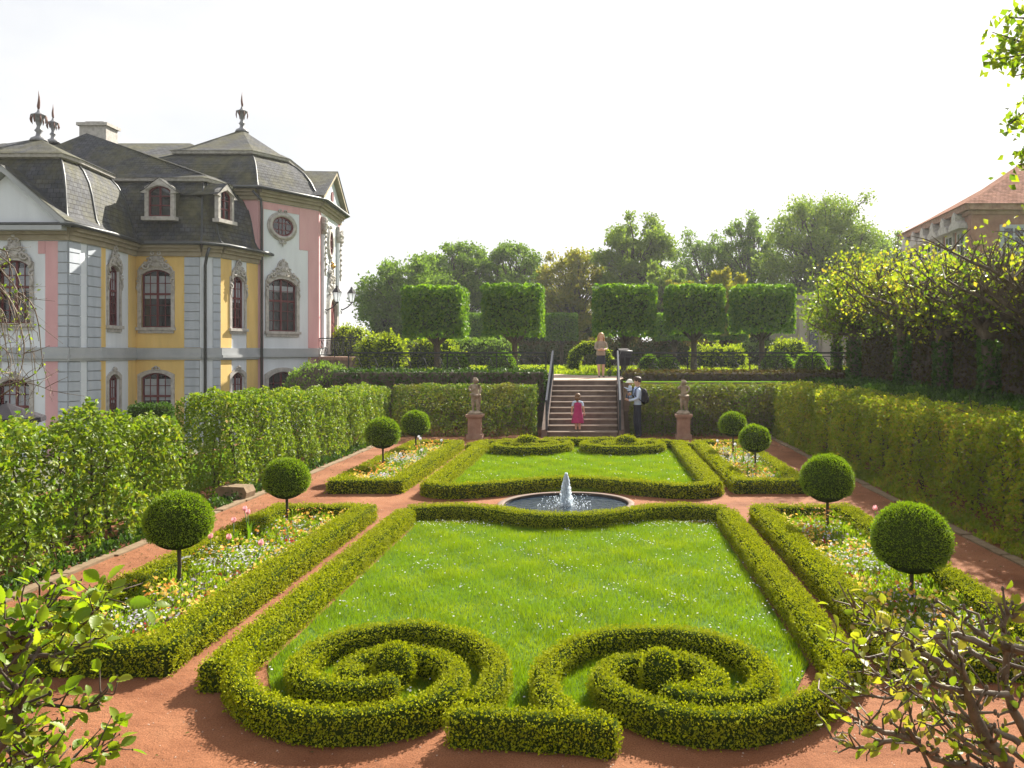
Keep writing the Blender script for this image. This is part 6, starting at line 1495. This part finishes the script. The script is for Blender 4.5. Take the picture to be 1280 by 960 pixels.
def traced(name, tr, sc_, off, Yb, rad, label, cat, nleaf, lsize, lm, bark, subt=3, root=None, twl=.16, jitter=.12, leafat=None):
    """branches whose courses follow the photograph, each at its own depth"""
    t = empty(name, root or (0, 0, 0), label, cat); o = Vector(root or (0, 0, 0)); mb = MB(); LP = []; LD = []
    for bi, (pts, r0) in enumerate(tr):
        Y0 = Yb+R.uniform(-.35, .35); Y1 = Y0+R.uniform(-.35, .35); P = []
        for i, p in enumerate(pts):
            Y = Y0+(Y1-Y0)*i/(len(pts)-1); q = Vector(at(off[0]+p[0]*sc_, off[1]+p[1]*sc_, Y))
            P.append(q-o)
        # smooth it
        S = []
        for i in range(len(P)-1):
            a, b, c, d_ = P[max(i-1, 0)], P[i], P[i+1], P[min(i+2, len(P)-1)]
            for k in range(4):
                u = k/4; S.append(.5*((2*b)+(c-a)*u+(2*a-5*b+4*c-d_)*u*u+(3*b-a-3*c+d_)*u**3)+Vector((R.gauss(0, 1), R.gauss(0, 1), R.gauss(0, 1)))*.0022)
        S.append(P[-1]); n = len(S)
        mb.tube(S, [rad*r0*(1-.85*i/n) for i in range(n)], 7)
        for k in range(int(subt*len(pts))):
            b = S[R.randint(1, n-1)]; i = min(n-2, S.index(b)); tg = (S[min(i+1, n-1)]-S[i-1]).normalized()
            u = (tg*.7+Vector((R.gauss(0, .6), R.gauss(0, .6), R.gauss(.25, .5)))).normalized(); l = twl*R.uniform(.35, 1.1)
            pp = [b, b+u*l*.5+Vector((R.gauss(0, .01), R.gauss(0, .01), R.gauss(0, .01))), b+u*l]
            mb.tube(pp, [rad*r0*.32, rad*r0*.25, rad*r0*.14], 5)
            for q in (pp[1], pp[2]):
                LP.append(q); LD.append(u)
            mb.ball(pp[2], rad*r0*.28, 5, 4, sc=(1, 1, 1.6))
        for s_ in S[2:]: LP.append(s_); LD.append((S[-1]-S[0]).normalized())
    mb.build('branch', bark, t, True)
    LP = np.array([list(p) for p in LP]); LD = np.array([list(p) for p in LD]); i = rng.integers(0, len(LP), nleaf)
    P = LP[i]+rng.normal(size=(nleaf, 3))*.012; D = LD[i]+rng.normal(size=(nleaf, 3))*.75+[0, 0, -.1]
    bigleaves('foliage', P, D, lsize, lm, t)
    return t
TL = [([(-300, 1020), (-120, 930), (0, 850), (60, 770), (90, 700), (60, 620), (80, 560)], 1.5), ([(-200, 800), (-60, 660), (0, 580), (60, 480), (110, 330), (170, 280), (240, 250)], 1.4),
      ([(-60, 850), (20, 860), (100, 890), (200, 900), (270, 870)], .9), ([(200, 1000), (280, 960), (360, 920), (470, 900), (550, 840)], .8), ([(40, 800), (90, 780), (140, 780), (200, 820)], .7),
      ([(200, 190), (290, 160), (390, 160), (480, 130), (540, 100)], .7), ([(400, 260), (430, 230), (480, 170), (530, 110)], .5), ([(-120, 260), (0, 230), (80, 200), (200, 130), (250, 90)], .8),
      ([(-60, 500), (60, 430), (180, 400), (300, 390), (420, 330), (470, 310)], .8), ([(-60, 720), (60, 650), (200, 640), (330, 650), (440, 660), (520, 590)], .8), ([(-100, 1000), (0, 940), (100, 960), (230, 930)], 1.0),
      ([(-80, 380), (0, 330), (60, 300), (140, 230), (210, 190)], .8)]
traced('beech_branch', TL, .25, (0, 720), 2.75, .014, 'leafy beech branches reaching in below the palace-side walk, right by the camera', 'branches', 640, .056, M['fresh'], M['bark'], subt=3, root=(-2.2, 2.5, 1.2), twl=.13)
TR = [([(400, 190), (480, 240), (560, 285), (660, 305), (780, 300), (900, 310), (1050, 380)], 1.0), ([(405, 405), (520, 400), (640, 390), (720, 390), (830, 470), (920, 600)], 1.1), ([(300, 320), (400, 350), (470, 300), (540, 290), (545, 370)], .6),
      ([(290, 545), (400, 560), (540, 590), (700, 600), (860, 680), (1000, 720), (1150, 800)], .8), ([(300, 610), (370, 670), (450, 720), (560, 760), (690, 790)], .8), ([(290, 780), (370, 820), (480, 815), (560, 790), (700, 800)], .9),
      ([(480, 490), (620, 520), (780, 530), (860, 570), (980, 640)], .7), ([(760, 310), (860, 420), (900, 500), (930, 610), (990, 760), (1100, 900)], 1.8), ([(860, 350), (1000, 400), (1180, 460), (1300, 500)], .9), ([(600, 400), (720, 480), (830, 560), (930, 620)], 1.0),
      ([(840, 200), (960, 280), (1080, 350), (1182, 370), (1300, 380)], 1.9), ([(1100, 200), (1080, 280), (1100, 400), (1092, 550), (1180, 760), (1300, 1000)], 2.6), ([(680, 800), (760, 870), (900, 900), (1050, 960), (1200, 1010)], 2.0),
      ([(760, 930), (900, 940), (1000, 970), (1100, 1000)], 1.0), ([(560, 520), (640, 640), (690, 800), (760, 960)], .7), ([(780, 640), (900, 680), (960, 760), (1080, 820), (1182, 880), (1300, 900)], .9), ([(700, 250), (800, 320), (900, 360), (1040, 460)], .8),
      ([(640, 560), (760, 640), (880, 780), (980, 850), (1120, 880)], .8), ([(1182, 160), (1100, 230), (1010, 250)], 1.0), ([(560, 360), (700, 430), (760, 520), (900, 560), (1100, 580)], .8), ([(740, 720), (860, 800), (1000, 900), (1100, 960)], .8)]
TR = [(p[::-1] if p[-1][0] > p[0][0] else p, min(r, 1.7)) for p, r in TR]
traced('pruned_branch', TR, .2707, (962, 712), 2.9, .0135, 'mostly bare pruned twigs with a few young leaves, close to the camera', 'branches', 560, .044, leafmat('spring_leaf', [(.09, .15, .02), (.14, .20, .025), (.20, .23, .04), (.17, .16, .07)], (1.5, 1.4, .5), .42, .38, .45), M['twig'], subt=3.4, root=(1.6, 2.6, 1.1), twl=.11)
# weeping bare twigs before the palace
WT = []
for k in range(19):
    x = R.uniform(-60, 20); y = R.uniform(300, 390); pts = [(x, y)]; dx = R.uniform(6, 22)
    for i in range(5):
        x += dx*R.uniform(.4, 1.2)*(1-.15*i); y += 4+14*i*R.uniform(.5, 1.1); pts.append((x-10*i*0, y))
    pts = [(min(p[0], 62+R.uniform(-15, 8)), p[1]) for p in pts]; WT.append((pts, R.uniform(.5, 1)))
WT += [([(-60, 500), (-10, 485), (20, 478), (40, 470), (55, 455)], 1.2), ([(-40, 520), (5, 492), (30, 478), (62, 488)], 1), ([(-60, 440), (-20, 430), (10, 440), (14, 470)], 1), ([(-70, 330), (-20, 345), (15, 380), (30, 430), (24, 470)], 1.4), ([(-80, 300), (-30, 310), (20, 360), (40, 410)], 1.4)]
wt = traced('weeping_branch', WT, 1, (0, 0), 8.6, .011, 'bare weeping twigs hanging before the palace windows', 'branches', 260, .035, M['fresh'], M['twig'], subt=1.6, root=(-7.2, 8.6, 2.2), twl=.28)
# overhanging tree at the upper corner
ot = empty('overhanging_tree', (6.6, 8.4, 1.6), 'tree whose leafy boughs hang down into the sky above the red roof', 'tree')
mb = MB(); mb.tube([(0, 0, -.1), (.1, 0, 1.5), (-.1, .1, 3.0), (0, 0, 4.4), (.1, 0, 5.6)], [.16, .14, .12, .09, .05], 9); LP = []
for (bx, by) in ((1246, 62), (1240, 40), (1262, 22), (1268, 95), (1240, 75), (1285, 50), (1290, 85), (1258, 158), (1275, 165), (1285, 195), (1270, 208), (1300, 120), (1310, 30), (1300, 60)):
    Y = 8.6+R.uniform(-.7, .7); e = Vector(at(bx, by, Y))-Vector((6.6, 8.4, 1.6)); s0 = Vector((0, 0, R.uniform(2.6, 4.6))); mid = (s0+e)/2+Vector((0, 0, .25)); mb.tube([s0, mid, e*.9+mid*.1, e], [.04, .022, .01, .004], 5)
    for k in range(95): LP.append(list(e+(mid-e)*R.random()**1.3*.6+Vector((R.gauss(0, .07), R.gauss(0, .1), R.gauss(0, .07)))))
for k in range(1500):
    a = R.random()*6.28; r = 1.9*math.sqrt(R.random()); LP.append([1.1+r*math.cos(a), .3+r*math.sin(a), R.uniform(2.8, 5.8)])
mb.build('trunk', M['bark'], ot, True); LP = np.array(LP)
LV, LT, rd = leaves(LP, unit(rng.normal(size=LP.shape)), .085, aspect=.7, spread=1, up=-.1, bend=.2)
bigmesh('crown', LV, LT, np.zeros(len(LT)), rd, [M['fresh']], ot)

# ================================================================ HAZE
def haze(dens):
    m, nt, out = newmat('haze_air')
    v = nt.nodes.new('ShaderNodeVolumePrincipled'); v.inputs['Color'].default_value = (.93, .95, 1, 1); v.inputs['Density'].default_value = dens; v.inputs['Anisotropy'].default_value = .35
    nt.links.new(v.outputs[0], out.inputs['Volume'])
    o = MB().box(-2100, 2100, -2100, 3100, -2.6, 20).build('haze', m); tag(o, 'thin bright haze in the spring air', 'haze', None, 'stuff')
haze(.0004)
